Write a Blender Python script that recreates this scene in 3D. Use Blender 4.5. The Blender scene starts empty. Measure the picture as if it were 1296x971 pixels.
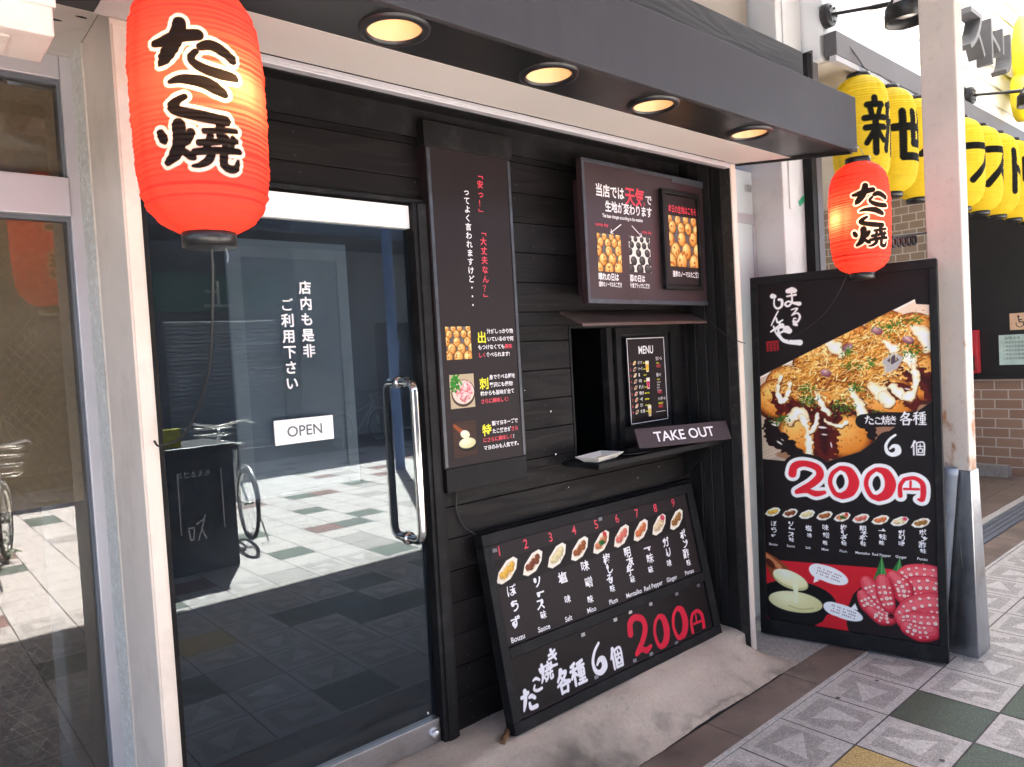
import bpy, bmesh, math, random
import numpy as np
from mathutils import Vector, Matrix

R = math.radians
SC = bpy.context.scene
COL = SC.collection

# ------------------------------------------------------------------ camera, sky, sun, exposure
cam_d = bpy.data.cameras.new('camera')
cam = bpy.data.objects.new('camera', cam_d)
COL.objects.link(cam)
_X = np.array([1062.0, -94.5, 926.921]); _X /= np.linalg.norm(_X)
_Y = np.array([-808.0, 11.5, 926.921]); _Y -= _X * (_Y @ _X); _Y /= np.linalg.norm(_Y)
_Z = np.cross(_X, _Y)
if _Z[1] > 0: _Z = -_Z
M = Matrix(((_X[0], -_X[1], -_X[2]), (_Y[0], -_Y[1], -_Y[2]), (_Z[0], -_Z[1], -_Z[2])))
cam.matrix_world = Matrix.Translation((0, 0, 1.5)) @ M.to_4x4()
cam_d.sensor_width = 36.0
cam_d.lens = 25.748
cam_d.clip_start = 0.02
cam_d.clip_end = 1000
SC.camera = cam

SUN_EL = R(55)
SUN_DIR = Vector((0.47 * math.cos(SUN_EL), -0.883 * math.cos(SUN_EL), math.sin(SUN_EL))).normalized()
W = bpy.data.worlds.new('World'); SC.world = W; W.use_nodes = True
wn = W.node_tree
sky = wn.nodes.new('ShaderNodeTexSky'); sky.sky_type = 'NISHITA'; sky.sun_disc = False
sky.sun_elevation = SUN_EL; sky.sun_rotation = math.atan2(0.47, -0.883)
bg = wn.nodes['Background']; bg.inputs['Strength'].default_value = 0.07
sky.air_density = 0.7; sky.dust_density = 2.0; sky.ozone_density = 0.4
wn.links.new(sky.outputs[0], bg.inputs[0])
sd = bpy.data.lights.new('sun', 'SUN'); sd.energy = 5.0; sd.angle = R(0.5); sd.color = (1.0, 0.96, 0.9)
so = bpy.data.objects.new('sun', sd); COL.objects.link(so)
so.rotation_euler = (-SUN_DIR).to_track_quat('-Z', 'Y').to_euler()
so.location = (3, -12, 16)
vs = SC.view_settings
SC.display_settings.display_device = 'sRGB'
vs.view_transform = 'Standard'; vs.look = 'None'; vs.exposure = 3.75; vs.gamma = 1.0; vs.use_curve_mapping = False
SC.render.engine = 'CYCLES'
SC.cycles.use_denoising = True
SC.cycles.max_bounces = 8
SC.cycles.diffuse_bounces = 5
SC.cycles.glossy_bounces = 5
SC.cycles.transparent_max_bounces = 12
SC.cycles.sample_clamp_indirect = 8
SC.cycles.caustics_reflective = False
SC.cycles.caustics_refractive = False

# ------------------------------------------------------------------ helpers
def srgb(r, g, b, k=1.0):
    f = lambda c: ((c / 255.0) / 12.92 if c / 255.0 <= 0.04045 else ((c / 255.0 + 0.055) / 1.055) ** 2.4) * k
    return (f(r), f(g), f(b))

def tag(o, label=None, cat=None, group=None, kind=None):
    if label: o['label'] = label
    if cat: o['category'] = cat
    if group: o['group'] = group
    if kind: o['kind'] = kind
    return o

def thing(name, label, cat, loc=(0, 0, 0), rz=0.0, group=None):
    o = bpy.data.objects.new(name, None); COL.objects.link(o)
    o.empty_display_size = 0.05
    o.location = loc; o.rotation_euler = (0, 0, rz)
    return tag(o, label, cat, group)

class Frame:
    """local axes of a sign: u right, v down, n out of the face"""
    def __init__(s, O, U, V):
        s.O = Vector(O); s.U = Vector(U).normalized(); s.V = Vector(V).normalized()
        s.N = s.V.cross(s.U).normalized()
    def p(s, u, v, n=0.0): return s.O + s.U * u + s.V * v + s.N * n

class MB:
    def __init__(s): s.v = []; s.f = []; s.m = []; s.sm = []
    def add(s, vs, fs, mi=0, sm=False):
        b = len(s.v); s.v += [tuple(x) for x in vs]
        for f in fs: s.f.append([i + b for i in f]); s.m.append(mi); s.sm.append(sm)
        return s
    def box(s, x0, x1, y0, y1, z0, z1, mi=0):
        P = [(x, y, z) for z in (z0, z1) for y in (y0, y1) for x in (x0, x1)]
        return s.add(P, [(0, 2, 3, 1), (4, 5, 7, 6), (0, 1, 5, 4), (2, 6, 7, 3), (0, 4, 6, 2), (1, 3, 7, 5)], mi)
    def fbox(s, F, u0, u1, v0, v1, n0, n1, mi=0):
        P = [F.p(u, v, n) for n in (n0, n1) for v in (v0, v1) for u in (u0, u1)]
        return s.add(P, [(0, 1, 3, 2), (4, 6, 7, 5), (0, 4, 5, 1), (2, 3, 7, 6), (0, 2, 6, 4), (1, 5, 7, 3)], mi)
    def quad(s, a, b, c, d, mi=0): return s.add([a, b, c, d], [(0, 1, 2, 3)], mi)
    def prism(s, pts, d, mi=0):
        """pts: planar 3-D outline, d: extrusion vector"""
        n = len(pts); d = Vector(d)
        P = [Vector(p) for p in pts] + [Vector(p) + d for p in pts]
        F = [list(range(n))[::-1], list(range(n, 2 * n))] + [[i, (i + 1) % n, n + (i + 1) % n, n + i] for i in range(n)]
        return s.add(P, F, mi)
    def tube(s, pts, r, n=8, mi=0, cap=True, closed=False):
        pts = [Vector(p) for p in pts]; N = len(pts)
        rs = r if isinstance(r, (list, tuple)) else [r] * N
        rings = []; up = None
        for i, p in enumerate(pts):
            a = pts[i - 1] if (i > 0 or closed) else p
            b = pts[(i + 1) % N] if (i < N - 1 or closed) else p
            t = (b - a)
            t = t.normalized() if t.length > 1e-9 else Vector((0, 0, 1))
            if up is None:
                up = Vector((0, 0, 1)) if abs(t.z) < 0.9 else Vector((1, 0, 0))
            x = (up - t * up.dot(t))
            if x.length < 1e-6: x = t.orthogonal()
            x.normalize(); y = t.cross(x); up = x
            rings.append([p + (x * math.cos(2 * math.pi * k / n) + y * math.sin(2 * math.pi * k / n)) * rs[i] for k in range(n)])
        V = [q for rg in rings for q in rg]; F = []
        for i in range(N if closed else N - 1):
            j = (i + 1) % N
            for k in range(n):
                F.append((i * n + k, i * n + (k + 1) % n, j * n + (k + 1) % n, j * n + k))
        s.add(V, F, mi, True)
        if cap and not closed:
            s.add(rings[0], [list(range(n))[::-1]], mi); s.add(rings[-1], [list(range(n))], mi)
        return s
    def lathe(s, prof, c=(0, 0, 0), n=32, mi=0, axis='z', close=False):
        V = []; F = []; c = Vector(c)
        for r, h in prof:
            for k in range(n):
                a = 2 * math.pi * k / n
                if axis == 'z': V.append(c + Vector((r * math.cos(a), r * math.sin(a), h)))
                elif axis == 'y': V.append(c + Vector((r * math.cos(a), h, r * math.sin(a))))
                else: V.append(c + Vector((h, r * math.cos(a), r * math.sin(a))))
        L = len(prof)
        for i in range(L - 1):
            for k in range(n):
                F.append((i * n + k, i * n + (k + 1) % n, (i + 1) * n + (k + 1) % n, (i + 1) * n + k))
        s.add(V, F, mi, True)
        return s
    def build(s, name, mats, parent=None, bevel=0.0, seg=2, recalc=True):
        me = bpy.data.meshes.new(name)
        me.from_pydata(s.v, [], s.f)
        for m in (mats if isinstance(mats, (list, tuple)) else [mats]): me.materials.append(m)
        me.polygons.foreach_set('material_index', s.m)
        me.polygons.foreach_set('use_smooth', s.sm)
        if recalc:
            bm = bmesh.new(); bm.from_mesh(me); bmesh.ops.recalc_face_normals(bm, faces=bm.faces); bm.to_mesh(me); bm.free()
        me.update()
        o = bpy.data.objects.new(name, me); COL.objects.link(o)
        attach(o, parent)
        if bevel:
            b = o.modifiers.new('bevel', 'BEVEL'); b.width = bevel; b.segments = seg; b.limit_method = 'ANGLE'; b.angle_limit = R(40)
        return o

def world_of(o):
    return (world_of(o.parent) @ o.matrix_parent_inverse @ o.matrix_basis) if o.parent else o.matrix_basis.copy()
def attach(o, parent):
    """parent o without moving what was built in world coordinates"""
    if parent:
        o.parent = parent; o.matrix_parent_inverse = world_of(parent).inverted()
    return o
def copy_tree(o, parent=None):
    c = o.copy(); COL.objects.link(c)
    if parent: c.parent = parent
    for ch in list(o.children): copy_tree(ch, c)
    return c

# ------------------------------------------------------------------ materials
def nd(nt, t, **k):
    n = nt.nodes.new(t)
    for a, v in k.items(): setattr(n, a, v)
    return n

def mat(name, base, rough=0.6, metal=0.0, var=0.15, vscale=8.0, bump=0.0, bscale=60.0, rvar=0.0, spec=0.5, stretch=(1, 1, 1), dirt=None, dscale=3.0, damt=0.5):
    m = bpy.data.materials.new(name); m.use_nodes = True
    nt = m.node_tree; b = nt.nodes['Principled BSDF']
    b.inputs['Roughness'].default_value = rough; b.inputs['Metallic'].default_value = metal
    b.inputs['Specular IOR Level'].default_value = spec
    tc = nd(nt, 'ShaderNodeTexCoord'); mp = nd(nt, 'ShaderNodeMapping'); mp.inputs['Scale'].default_value = stretch
    nt.links.new(tc.outputs['Object'], mp.inputs[0])
    nz = nd(nt, 'ShaderNodeTexNoise'); nz.inputs['Scale'].default_value = vscale; nz.inputs['Detail'].default_value = 6
    nt.links.new(mp.outputs[0], nz.inputs['Vector'])
    mx = nd(nt, 'ShaderNodeMix', data_type='RGBA')
    mx.inputs[6].default_value = (*[c * (1 - var) for c in base], 1); mx.inputs[7].default_value = (*[min(1, c * (1 + var)) for c in base], 1)
    cr = nd(nt, 'ShaderNodeMapRange'); cr.inputs[1].default_value = 0.3; cr.inputs[2].default_value = 0.7
    nt.links.new(nz.outputs['Fac'], cr.inputs[0]); nt.links.new(cr.outputs[0], mx.inputs[0])
    out = mx.outputs[2]
    if dirt:
        n2 = nd(nt, 'ShaderNodeTexNoise'); n2.inputs['Scale'].default_value = dscale; n2.inputs['Detail'].default_value = 9; n2.inputs['Roughness'].default_value = 0.68
        nt.links.new(tc.outputs['Object'], n2.inputs['Vector'])
        r2 = nd(nt, 'ShaderNodeMapRange'); r2.inputs[1].default_value = 0.52; r2.inputs[2].default_value = 0.70; r2.inputs[4].default_value = damt
        nt.links.new(n2.outputs['Fac'], r2.inputs[0])
        m2 = nd(nt, 'ShaderNodeMix', data_type='RGBA'); m2.inputs[7].default_value = (*dirt, 1)
        nt.links.new(out, m2.inputs[6]); nt.links.new(r2.outputs[0], m2.inputs[0]); out = m2.outputs[2]
    nt.links.new(out, b.inputs['Base Color'])
    if rvar:
        rr = nd(nt, 'ShaderNodeMapRange'); rr.inputs[3].default_value = max(0.02, rough - rvar); rr.inputs[4].default_value = min(1, rough + rvar)
        nt.links.new(nz.outputs['Fac'], rr.inputs[0]); nt.links.new(rr.outputs[0], b.inputs['Roughness'])
    if bump:
        n3 = nd(nt, 'ShaderNodeTexNoise'); n3.inputs['Scale'].default_value = bscale; n3.inputs['Detail'].default_value = 5
        nt.links.new(mp.outputs[0], n3.inputs['Vector'])
        bp = nd(nt, 'ShaderNodeBump'); bp.inputs['Strength'].default_value = bump; bp.inputs['Distance'].default_value = 0.004
        nt.links.new(n3.outputs['Fac'], bp.inputs['Height']); nt.links.new(bp.outputs[0], b.inputs['Normal'])
    return m

def wood(name, c0, c1, pitch, z0, axis=2, along=0, rough=0.5, bump=0.6, worn=None):
    """stained boards: grain runs along one axis, each board (pitch along 'axis') gets its own offset"""
    m = bpy.data.materials.new(name); m.use_nodes = True; nt = m.node_tree; b = nt.nodes['Principled BSDF']
    L = nt.links.new
    tc = nd(nt, 'ShaderNodeTexCoord'); sp = nd(nt, 'ShaderNodeSeparateXYZ'); L(tc.outputs['Object'], sp.inputs[0])
    sub = nd(nt, 'ShaderNodeMath', operation='SUBTRACT'); sub.inputs[1].default_value = z0; L(sp.outputs[axis], sub.inputs[0])
    dv = nd(nt, 'ShaderNodeMath', operation='DIVIDE'); dv.inputs[1].default_value = pitch; L(sub.outputs[0], dv.inputs[0])
    fl = nd(nt, 'ShaderNodeMath', operation='FLOOR'); L(dv.outputs[0], fl.inputs[0])
    wnz = nd(nt, 'ShaderNodeTexWhiteNoise', noise_dimensions='1D'); L(fl.outputs[0], wnz.inputs['W'])
    ml = nd(nt, 'ShaderNodeMath', operation='MULTIPLY'); ml.inputs[1].default_value = 37.0; L(wnz.outputs['Value'], ml.inputs[0])
    cb = nd(nt, 'ShaderNodeCombineXYZ'); L(sp.outputs[along], cb.inputs[0]); L(sp.outputs[axis], cb.inputs[1]); L(ml.outputs[0], cb.inputs[2])
    mp = nd(nt, 'ShaderNodeMapping'); mp.inputs['Scale'].default_value = (1.3, 9.0, 1.0); L(cb.outputs[0], mp.inputs[0])
    n1 = nd(nt, 'ShaderNodeTexNoise'); n1.inputs['Scale'].default_value = 1.3; n1.inputs['Detail'].default_value = 2; n1.inputs['Distortion'].default_value = 0.6; L(mp.outputs[0], n1.inputs['Vector'])
    k = nd(nt, 'ShaderNodeMath', operation='MULTIPLY'); k.inputs[1].default_value = 26.0; L(n1.outputs['Fac'], k.inputs[0])
    sn = nd(nt, 'ShaderNodeMath', operation='SINE'); L(k.outputs[0], sn.inputs[0])
    r1 = nd(nt, 'ShaderNodeMapRange'); r1.inputs[1].default_value = -1; r1.inputs[2].default_value = 1; L(sn.outputs[0], r1.inputs[0])
    mp2 = nd(nt, 'ShaderNodeMapping'); mp2.inputs['Scale'].default_value = (4.0, 160.0, 1.0); L(cb.outputs[0], mp2.inputs[0])
    n2 = nd(nt, 'ShaderNodeTexNoise'); n2.inputs['Scale'].default_value = 1.0; n2.inputs['Detail'].default_value = 4; L(mp2.outputs[0], n2.inputs['Vector'])
    mm = nd(nt, 'ShaderNodeMath', operation='MULTIPLY'); L(r1.outputs[0], mm.inputs[0]); L(n2.outputs['Fac'], mm.inputs[1])
    ad = nd(nt, 'ShaderNodeMath', operation='ADD'); L(mm.outputs[0], ad.inputs[0]); L(wnz.outputs['Value'], ad.inputs[1])
    hf = nd(nt, 'ShaderNodeMath', operation='MULTIPLY'); hf.inputs[1].default_value = 0.6; L(ad.outputs[0], hf.inputs[0])
    mx = nd(nt, 'ShaderNodeMix', data_type='RGBA'); mx.inputs[6].default_value = (*c0, 1); mx.inputs[7].default_value = (*c1, 1)
    L(hf.outputs[0], mx.inputs[0]); out = mx.outputs[2]
    if worn:
        n4 = nd(nt, 'ShaderNodeTexNoise'); n4.inputs['Scale'].default_value = 2.2; n4.inputs['Detail'].default_value = 8; n4.inputs['Roughness'].default_value = .7; L(tc.outputs['Object'], n4.inputs['Vector'])
        r4 = nd(nt, 'ShaderNodeMapRange'); r4.inputs[1].default_value = .55; r4.inputs[2].default_value = .75; r4.inputs[4].default_value = .6; L(n4.outputs['Fac'], r4.inputs[0])
        m4 = nd(nt, 'ShaderNodeMix', data_type='RGBA'); m4.inputs[7].default_value = (*worn, 1); L(out, m4.inputs[6]); L(r4.outputs[0], m4.inputs[0]); out = m4.outputs[2]
    L(out, b.inputs['Base Color'])
    rr = nd(nt, 'ShaderNodeMapRange'); rr.inputs[3].default_value = rough - 0.12; rr.inputs[4].default_value = rough + 0.2; L(mm.outputs[0], rr.inputs[0]); L(rr.outputs[0], b.inputs['Roughness'])
    b.inputs['Specular IOR Level'].default_value = .17
    bp = nd(nt, 'ShaderNodeBump'); bp.inputs['Strength'].default_value = bump; bp.inputs['Distance'].default_value = 0.003
    L(mm.outputs[0], bp.inputs['Height']); L(bp.outputs[0], b.inputs['Normal'])
    return m

def emit(name, col, s):
    m = bpy.data.materials.new(name); m.use_nodes = True; nt = m.node_tree
    b = nt.nodes['Principled BSDF']; b.inputs['Base Color'].default_value = (*col, 1)
    b.inputs['Emission Color'].default_value = (*col, 1); b.inputs['Emission Strength'].default_value = s
    return m

def glass(name, tint, ior, wire=False, refl=(1, 1, 1), dust_haze=(.34, .46, .62), damt=.05):
    m = bpy.data.materials.new(name); m.use_nodes = True; nt = m.node_tree; nt.nodes.clear(); L = nt.links.new
    out = nd(nt, 'ShaderNodeOutputMaterial'); tr = nd(nt, 'ShaderNodeBsdfTransparent'); tr.inputs[0].default_value = (*tint, 1)
    gl = nd(nt, 'ShaderNodeBsdfGlossy'); gl.inputs['Roughness'].default_value = 0.005; gl.inputs[0].default_value = (*refl, 1)
    fr = nd(nt, 'ShaderNodeFresnel'); fr.inputs['IOR'].default_value = ior
    tc = nd(nt, 'ShaderNodeTexCoord')
    nz = nd(nt, 'ShaderNodeTexNoise'); nz.inputs['Scale'].default_value = 1.7; nz.inputs['Detail'].default_value = 1; L(tc.outputs['Object'], nz.inputs['Vector'])
    bp = nd(nt, 'ShaderNodeBump'); bp.inputs['Strength'].default_value = 0.05; bp.inputs['Distance'].default_value = 0.01; L(nz.outputs['Fac'], bp.inputs['Height']); L(bp.outputs[0], gl.inputs['Normal'])
    mx = nd(nt, 'ShaderNodeMixShader'); L(fr.outputs[0], mx.inputs[0]); L(tr.outputs[0], mx.inputs[1]); L(gl.outputs[0], mx.inputs[2])
    # dusty diffuse film; bluish sky haze and warm haze are painted into its tint
    df = nd(nt, 'ShaderNodeBsdfDiffuse'); df.inputs[0].default_value = (*dust_haze, 1)
    n2 = nd(nt, 'ShaderNodeTexNoise'); n2.inputs['Scale'].default_value = 5; n2.inputs['Detail'].default_value = 8; L(tc.outputs['Object'], n2.inputs['Vector'])
    r2 = nd(nt, 'ShaderNodeMapRange'); r2.inputs[1].default_value = .35; r2.inputs[2].default_value = .8; r2.inputs[3].default_value = .016; r2.inputs[4].default_value = damt; L(n2.outputs['Fac'], r2.inputs[0])
    m2 = nd(nt, 'ShaderNodeMixShader'); L(r2.outputs[0], m2.inputs[0]); L(mx.outputs[0], m2.inputs[1]); L(df.outputs[0], m2.inputs[2])
    last = m2
    if wire:
        sp = nd(nt, 'ShaderNodeSeparateXYZ'); L(tc.outputs['Object'], sp.inputs[0]); fs = []
        for sgn in (1, -1):
            a = nd(nt, 'ShaderNodeMath', operation='MULTIPLY'); a.inputs[1].default_value = 1.25 * sgn; L(sp.outputs[0], a.inputs[0])
            s = nd(nt, 'ShaderNodeMath', operation='ADD'); L(a.outputs[0], s.inputs[0]); L(sp.outputs[2], s.inputs[1])
            w = nd(nt, 'ShaderNodeMath', operation='MODULO'); w.inputs[1].default_value = 0.036
            p = nd(nt, 'ShaderNodeMath', operation='ADD'); p.inputs[1].default_value = 36.0; L(s.outputs[0], p.inputs[0]); L(p.outputs[0], w.inputs[0])
            c = nd(nt, 'ShaderNodeMath', operation='LESS_THAN'); c.inputs[1].default_value = 0.0011; L(w.outputs[0], c.inputs[0]); fs.append(c)
        mxm = nd(nt, 'ShaderNodeMath', operation='MAXIMUM'); L(fs[0].outputs[0], mxm.inputs[0]); L(fs[1].outputs[0], mxm.inputs[1])
        ml = nd(nt, 'ShaderNodeMath', operation='MULTIPLY'); ml.inputs[1].default_value = .28; L(mxm.outputs[0], ml.inputs[0])
        wd = nd(nt, 'ShaderNodeBsdfDiffuse'); wd.inputs[0].default_value = (.45, .42, .36, 1)
        m3 = nd(nt, 'ShaderNodeMixShader'); L(ml.outputs[0], m3.inputs[0]); L(m2.outputs[0], m3.inputs[1]); L(wd.outputs[0], m3.inputs[2]); last = m3
    L(last.outputs[0], out.inputs[0])
    return m

def clear(name, tint=(1, 1, 1)):
    m = bpy.data.materials.new(name); m.use_nodes = True; nt = m.node_tree; nt.nodes.clear()
    out = nd(nt, 'ShaderNodeOutputMaterial'); tr = nd(nt, 'ShaderNodeBsdfTransparent'); tr.inputs[0].default_value = (*tint, 1)
    nt.links.new(tr.outputs[0], out.inputs[0]); return m

def printed(name, rough=0.4, translucent=0.0, bump=0.0):
    """ink colours come from the mesh's 'ink' attribute"""
    m = bpy.data.materials.new(name); m.use_nodes = True; nt = m.node_tree; L = nt.links.new; b = nt.nodes['Principled BSDF']
    at = nd(nt, 'ShaderNodeAttribute', attribute_name='ink')
    nz = nd(nt, 'ShaderNodeTexNoise'); nz.inputs['Scale'].default_value = 9; nz.inputs['Detail'].default_value = 6
    tc = nd(nt, 'ShaderNodeTexCoord'); L(tc.outputs['Object'], nz.inputs['Vector'])
    rr = nd(nt, 'ShaderNodeMapRange'); rr.inputs[3].default_value = rough - .1; rr.inputs[4].default_value = rough + .15; L(nz.outputs['Fac'], rr.inputs[0])
    b.inputs['Specular IOR Level'].default_value = .18
    L(at.outputs['Color'], b.inputs['Base Color']); L(rr.outputs[0], b.inputs['Roughness'])
    if translucent:
        tl = nd(nt, 'ShaderNodeBsdfTranslucent'); L(at.outputs['Color'], tl.inputs[0])
        mx = nd(nt, 'ShaderNodeMixShader'); mx.inputs[0].default_value = translucent
        o = nt.nodes['Material Output']; L(b.outputs[0], mx.inputs[1]); L(tl.outputs[0], mx.inputs[2]); L(mx.outputs[0], o.inputs[0])
    return m

MAT = {}
MAT['plank'] = wood('black_stained_plank', (0.0046, 0.0038, 0.0040), (0.0135, 0.0112, 0.0116), 0.12, 0.118, bump=.32, rough=.60, worn=(0.011, .0092, .0095))
MAT['vplank'] = wood('black_vertical_plank', (0.010, 0.0095, 0.0095), (0.026, 0.024, 0.024), 0.06, 1.9, axis=1, along=2)
MAT['topboard'] = wood('grey_grained_board', (0.028, 0.027, 0.029), (0.095, 0.092, 0.097), 0.105, 2.59, rough=.55)
MAT['fascia'] = mat('charcoal_fascia_paint', (0.046, 0.043, 0.048), 0.5, var=.09, vscale=6, stretch=(3, 1, .35), rvar=.12, bump=.06, bscale=300, dirt=(.066, .062, .064), dscale=5, damt=.3, spec=.22)
MAT['soffit'] = mat('black_soffit_paint', (0.012, 0.012, 0.013), 0.33, var=.3, vscale=2.5, rvar=.15)
MAT['cream'] = mat('cream_frame_paint', (0.68, 0.585, 0.505), 0.5, var=.06, vscale=4, dirt=(.38, .33, .28), dscale=5, damt=.35, bump=.08, bscale=120)
MAT['offwhite'] = mat('offwhite_plaster', (0.58, 0.54, 0.49), 0.8, var=.08, vscale=3, dirt=(.35, .31, .27), dscale=4, damt=.5, bump=.15)
MAT['stucco'] = mat('rough_white_stucco', (0.62, 0.62, 0.58), 0.9, var=.14, vscale=40, bump=1.0, bscale=70, dirt=(.3, .28, .25), dscale=18, damt=.35)
MAT['alu'] = mat('aluminium_sash', (0.52, 0.51, 0.54), 0.38, .35, var=.05, vscale=5, rvar=.08)
MAT['gasket'] = mat('grey_gasket', (0.12, 0.13, 0.15), 0.6)
MAT['black'] = mat('black_wood_frame', (0.0085, 0.0080, 0.0086), 0.6, spec=.2, var=.3, vscale=12, rvar=.12, bump=.2, bscale=80, dirt=(.05, .048, .05), dscale=9, damt=.35)
MAT['blackgloss'] = mat('black_steel', (0.014, 0.014, 0.016), 0.4, var=.25, vscale=10, rvar=.1)
MAT['edgegrey'] = mat('dark_grey_tape', (0.045, 0.05, 0.062), 0.38, var=.35, vscale=20)
MAT['steel'] = mat('polished_stainless', (0.72, 0.71, 0.69), 0.12, 1.0, var=.04, rvar=.05)
MAT['sheathsteel'] = mat('dull_sheath_steel', (0.30, 0.31, 0.335), 0.28, 1.0, var=.2, vscale=5, stretch=(3, 3, .6), dirt=(.10, .10, .10), dscale=5, damt=.6)
MAT['brushed'] = mat('brushed_stainless', (0.55, 0.55, 0.57), 0.34, 1.0, var=.08, vscale=6, stretch=(1, 20, 20), dirt=(.2, .2, .2), dscale=6, damt=.4)
MAT['whiterail'] = mat('white_rail', (0.86, 0.86, 0.86), 0.35, var=.03)
MAT['ceil'] = mat('beige_ceiling', (0.56, 0.515, 0.485), 0.7, var=.05, vscale=2)
MAT['brown'] = mat('brown_painted_wood', (0.105, 0.072, 0.062), 0.42, var=.3, vscale=9, stretch=(1, 8, 8), rvar=.1)
MAT['maroon'] = mat('maroon_sign_board', (0.040, 0.023, 0.026), 0.45, var=.12, vscale=6, rvar=.08, spec=.35)
MAT['poster'] = mat('dark_poster_paper', (0.022, 0.0155, 0.0165), 0.5, var=.15, vscale=3, rvar=.1, spec=.16)
MAT['white'] = mat('white_lettering', (0.84, 0.82, 0.84), 0.6, var=.03)
MAT['red'] = mat('red_lettering', (0.70, 0.05, 0.085), 0.5, var=.04)
MAT['yellow'] = mat('yellow_lettering', (0.84, 0.78, 0.02), 0.5, var=.04)
MAT['darkgrey'] = mat('dark_grey_ink', (0.10, 0.11, 0.12), 0.5)
MAT['inkblack'] = mat('black_ink', (0.012, 0.011, 0.012), 0.6)
MAT['concrete'] = mat('worn_concrete', (0.52, 0.43, 0.352), 0.88, var=.12, vscale=5, dirt=(.36, .30, .24), dscale=1.5, damt=.5, bump=.45, bscale=140)
MAT['strip'] = mat('brown_stone_strip', (0.185, 0.138, 0.114), 0.5, var=.3, vscale=4, dirt=(.055, .045, .042), dscale=3.2, damt=.7, bump=.2, rvar=.18)
MAT['joint'] = mat('dark_joint', (0.10, 0.09, 0.085), 0.9, var=.3, vscale=20)
def speckle(name, base, amt=.35, rough=.62):
    m = mat(name, base, rough, var=min(.95, amt * 1.5), vscale=190, bump=.12, bscale=170, dirt=tuple(c * .62 for c in base), dscale=1.9, damt=.55, rvar=.12)
    nt = m.node_tree; b = nt.nodes['Principled BSDF']; src = b.inputs['Base Color'].links[0].from_socket
    v = nd(nt, 'ShaderNodeTexVoronoi'); v.inputs['Scale'].default_value = 95; tc = nd(nt, 'ShaderNodeTexCoord'); nt.links.new(tc.outputs['Object'], v.inputs['Vector'])
    g = nd(nt, 'ShaderNodeRGBToBW'); nt.links.new(v.outputs['Color'], g.inputs[0])
    r = nd(nt, 'ShaderNodeMapRange'); r.inputs[3].default_value = .80; r.inputs[4].default_value = 1.16; nt.links.new(g.outputs[0], r.inputs[0])
    mx = nd(nt, 'ShaderNodeMix', data_type='RGBA', blend_type='MULTIPLY'); mx.inputs[0].default_value = 1; nt.links.new(src, mx.inputs[6]); nt.links.new(r.outputs[0], mx.inputs[7]); nt.links.new(mx.outputs[2], b.inputs['Base Color'])
    return m
MAT['tl'] = speckle('pale_terrazzo', (0.49, 0.452, 0.422), .2)
MAT['td'] = speckle('grey_terrazzo', (0.355, 0.325, 0.303), .32)
MAT['tw'] = speckle('white_terrazzo', (0.54, 0.50, 0.468), .18)
MAT['tg'] = speckle('green_terrazzo', (0.072, 0.098, 0.072), .6, .5)
MAT['tr'] = speckle('redbrown_terrazzo', (0.19, 0.085, 0.07), .4)
MAT['ty'] = speckle('yellow_terrazzo', (0.48, 0.33, 0.13), .35)
MAT['print'] = printed('printed_sheet', 0.5)
MAT['lanternpaper'] = printed('translucent_lantern_paper', 0.55, translucent=0.5)
MAT['interior'] = mat('dark_interior', (0.022, 0.022, 0.026), 0.8)
MAT['siding'] = mat('white_siding', (0.80, 0.80, 0.80), 0.55, var=.04, vscale=3)
MAT['letterdark'] = mat('dark_letter_paint', (0.075, 0.074, 0.078), .5)
MAT['beam'] = mat('taupe_steel_beam', (0.095, 0.088, 0.096), 0.55, var=.1, vscale=4)
MAT['creamwall'] = mat('cream_ceiling_board', (0.62, 0.58, 0.5), 0.7, var=.05)
MAT['tan'] = mat('tan_upper_wall', (0.30, 0.26, 0.22), 0.75, var=.08, vscale=3)
MAT['colwhite'] = mat('white_column_paint', (0.60, 0.59, 0.585), 0.6, var=.05, vscale=2.5, dirt=(.40, .38, .36), dscale=6, damt=.4, bump=.1)
MAT['frost'] = mat('frosted_pane', (0.60, 0.68, 0.70), 0.3, var=.05, vscale=2)
MAT['greentape'] = mat('green_tape', (0.04, 0.36, 0.17), 0.5)
MAT['tape'] = mat('clear_tape_patch', (0.20, 0.20, 0.22), 0.18)
MAT['redplastic'] = mat('red_cabinet_paint', (0.55, 0.03, 0.045), 0.4)
MAT['pipe'] = mat('grey_blue_pipe', (0.25, 0.29, 0.36), 0.45, var=.1, vscale=10, dirt=(.12, .13, .15), dscale=12, damt=.5)
MAT['cap'] = mat('black_lantern_cap', (0.012, 0.011, 0.011), 0.35)
MAT['rubber'] = mat('black_rubber', (0.015, 0.015, 0.015), 0.55)
MAT['wire'] = mat('steel_wire', (0.35, 0.34, 0.33), 0.35, 1.0)
MAT['bamboo'] = mat('old_bamboo', (0.16, 0.085, 0.04), 0.5, var=.4, vscale=20, stretch=(1, 6, 6))
MAT['dish'] = mat('white_plastic_dish', (0.82, 0.79, 0.73), 0.3, var=.02)
MAT['straw'] = mat('pale_wood_skewer', (0.55, 0.42, 0.24), 0.6)
MAT['khaki'] = mat('khaki_blind', (0.30, 0.25, 0.165), 0.85, var=.12, vscale=60)
MAT['grey'] = mat('grey_render_wall', (0.22, 0.225, 0.235), 0.8, var=.12, vscale=2)
MAT['dgrey'] = mat('dark_grey_wall', (0.085, 0.09, 0.10), 0.8, var=.15, vscale=2)
MAT['shutter'] = mat('grey_roller_shutter', (0.30, 0.32, 0.34), 0.5, var=.08)
MAT['greensign'] = mat('green_shop_sign', (0.03, 0.10, 0.075), 0.5)
MAT['bluepole'] = mat('blue_pole_paint', (0.12, 0.20, 0.42), 0.45)
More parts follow.
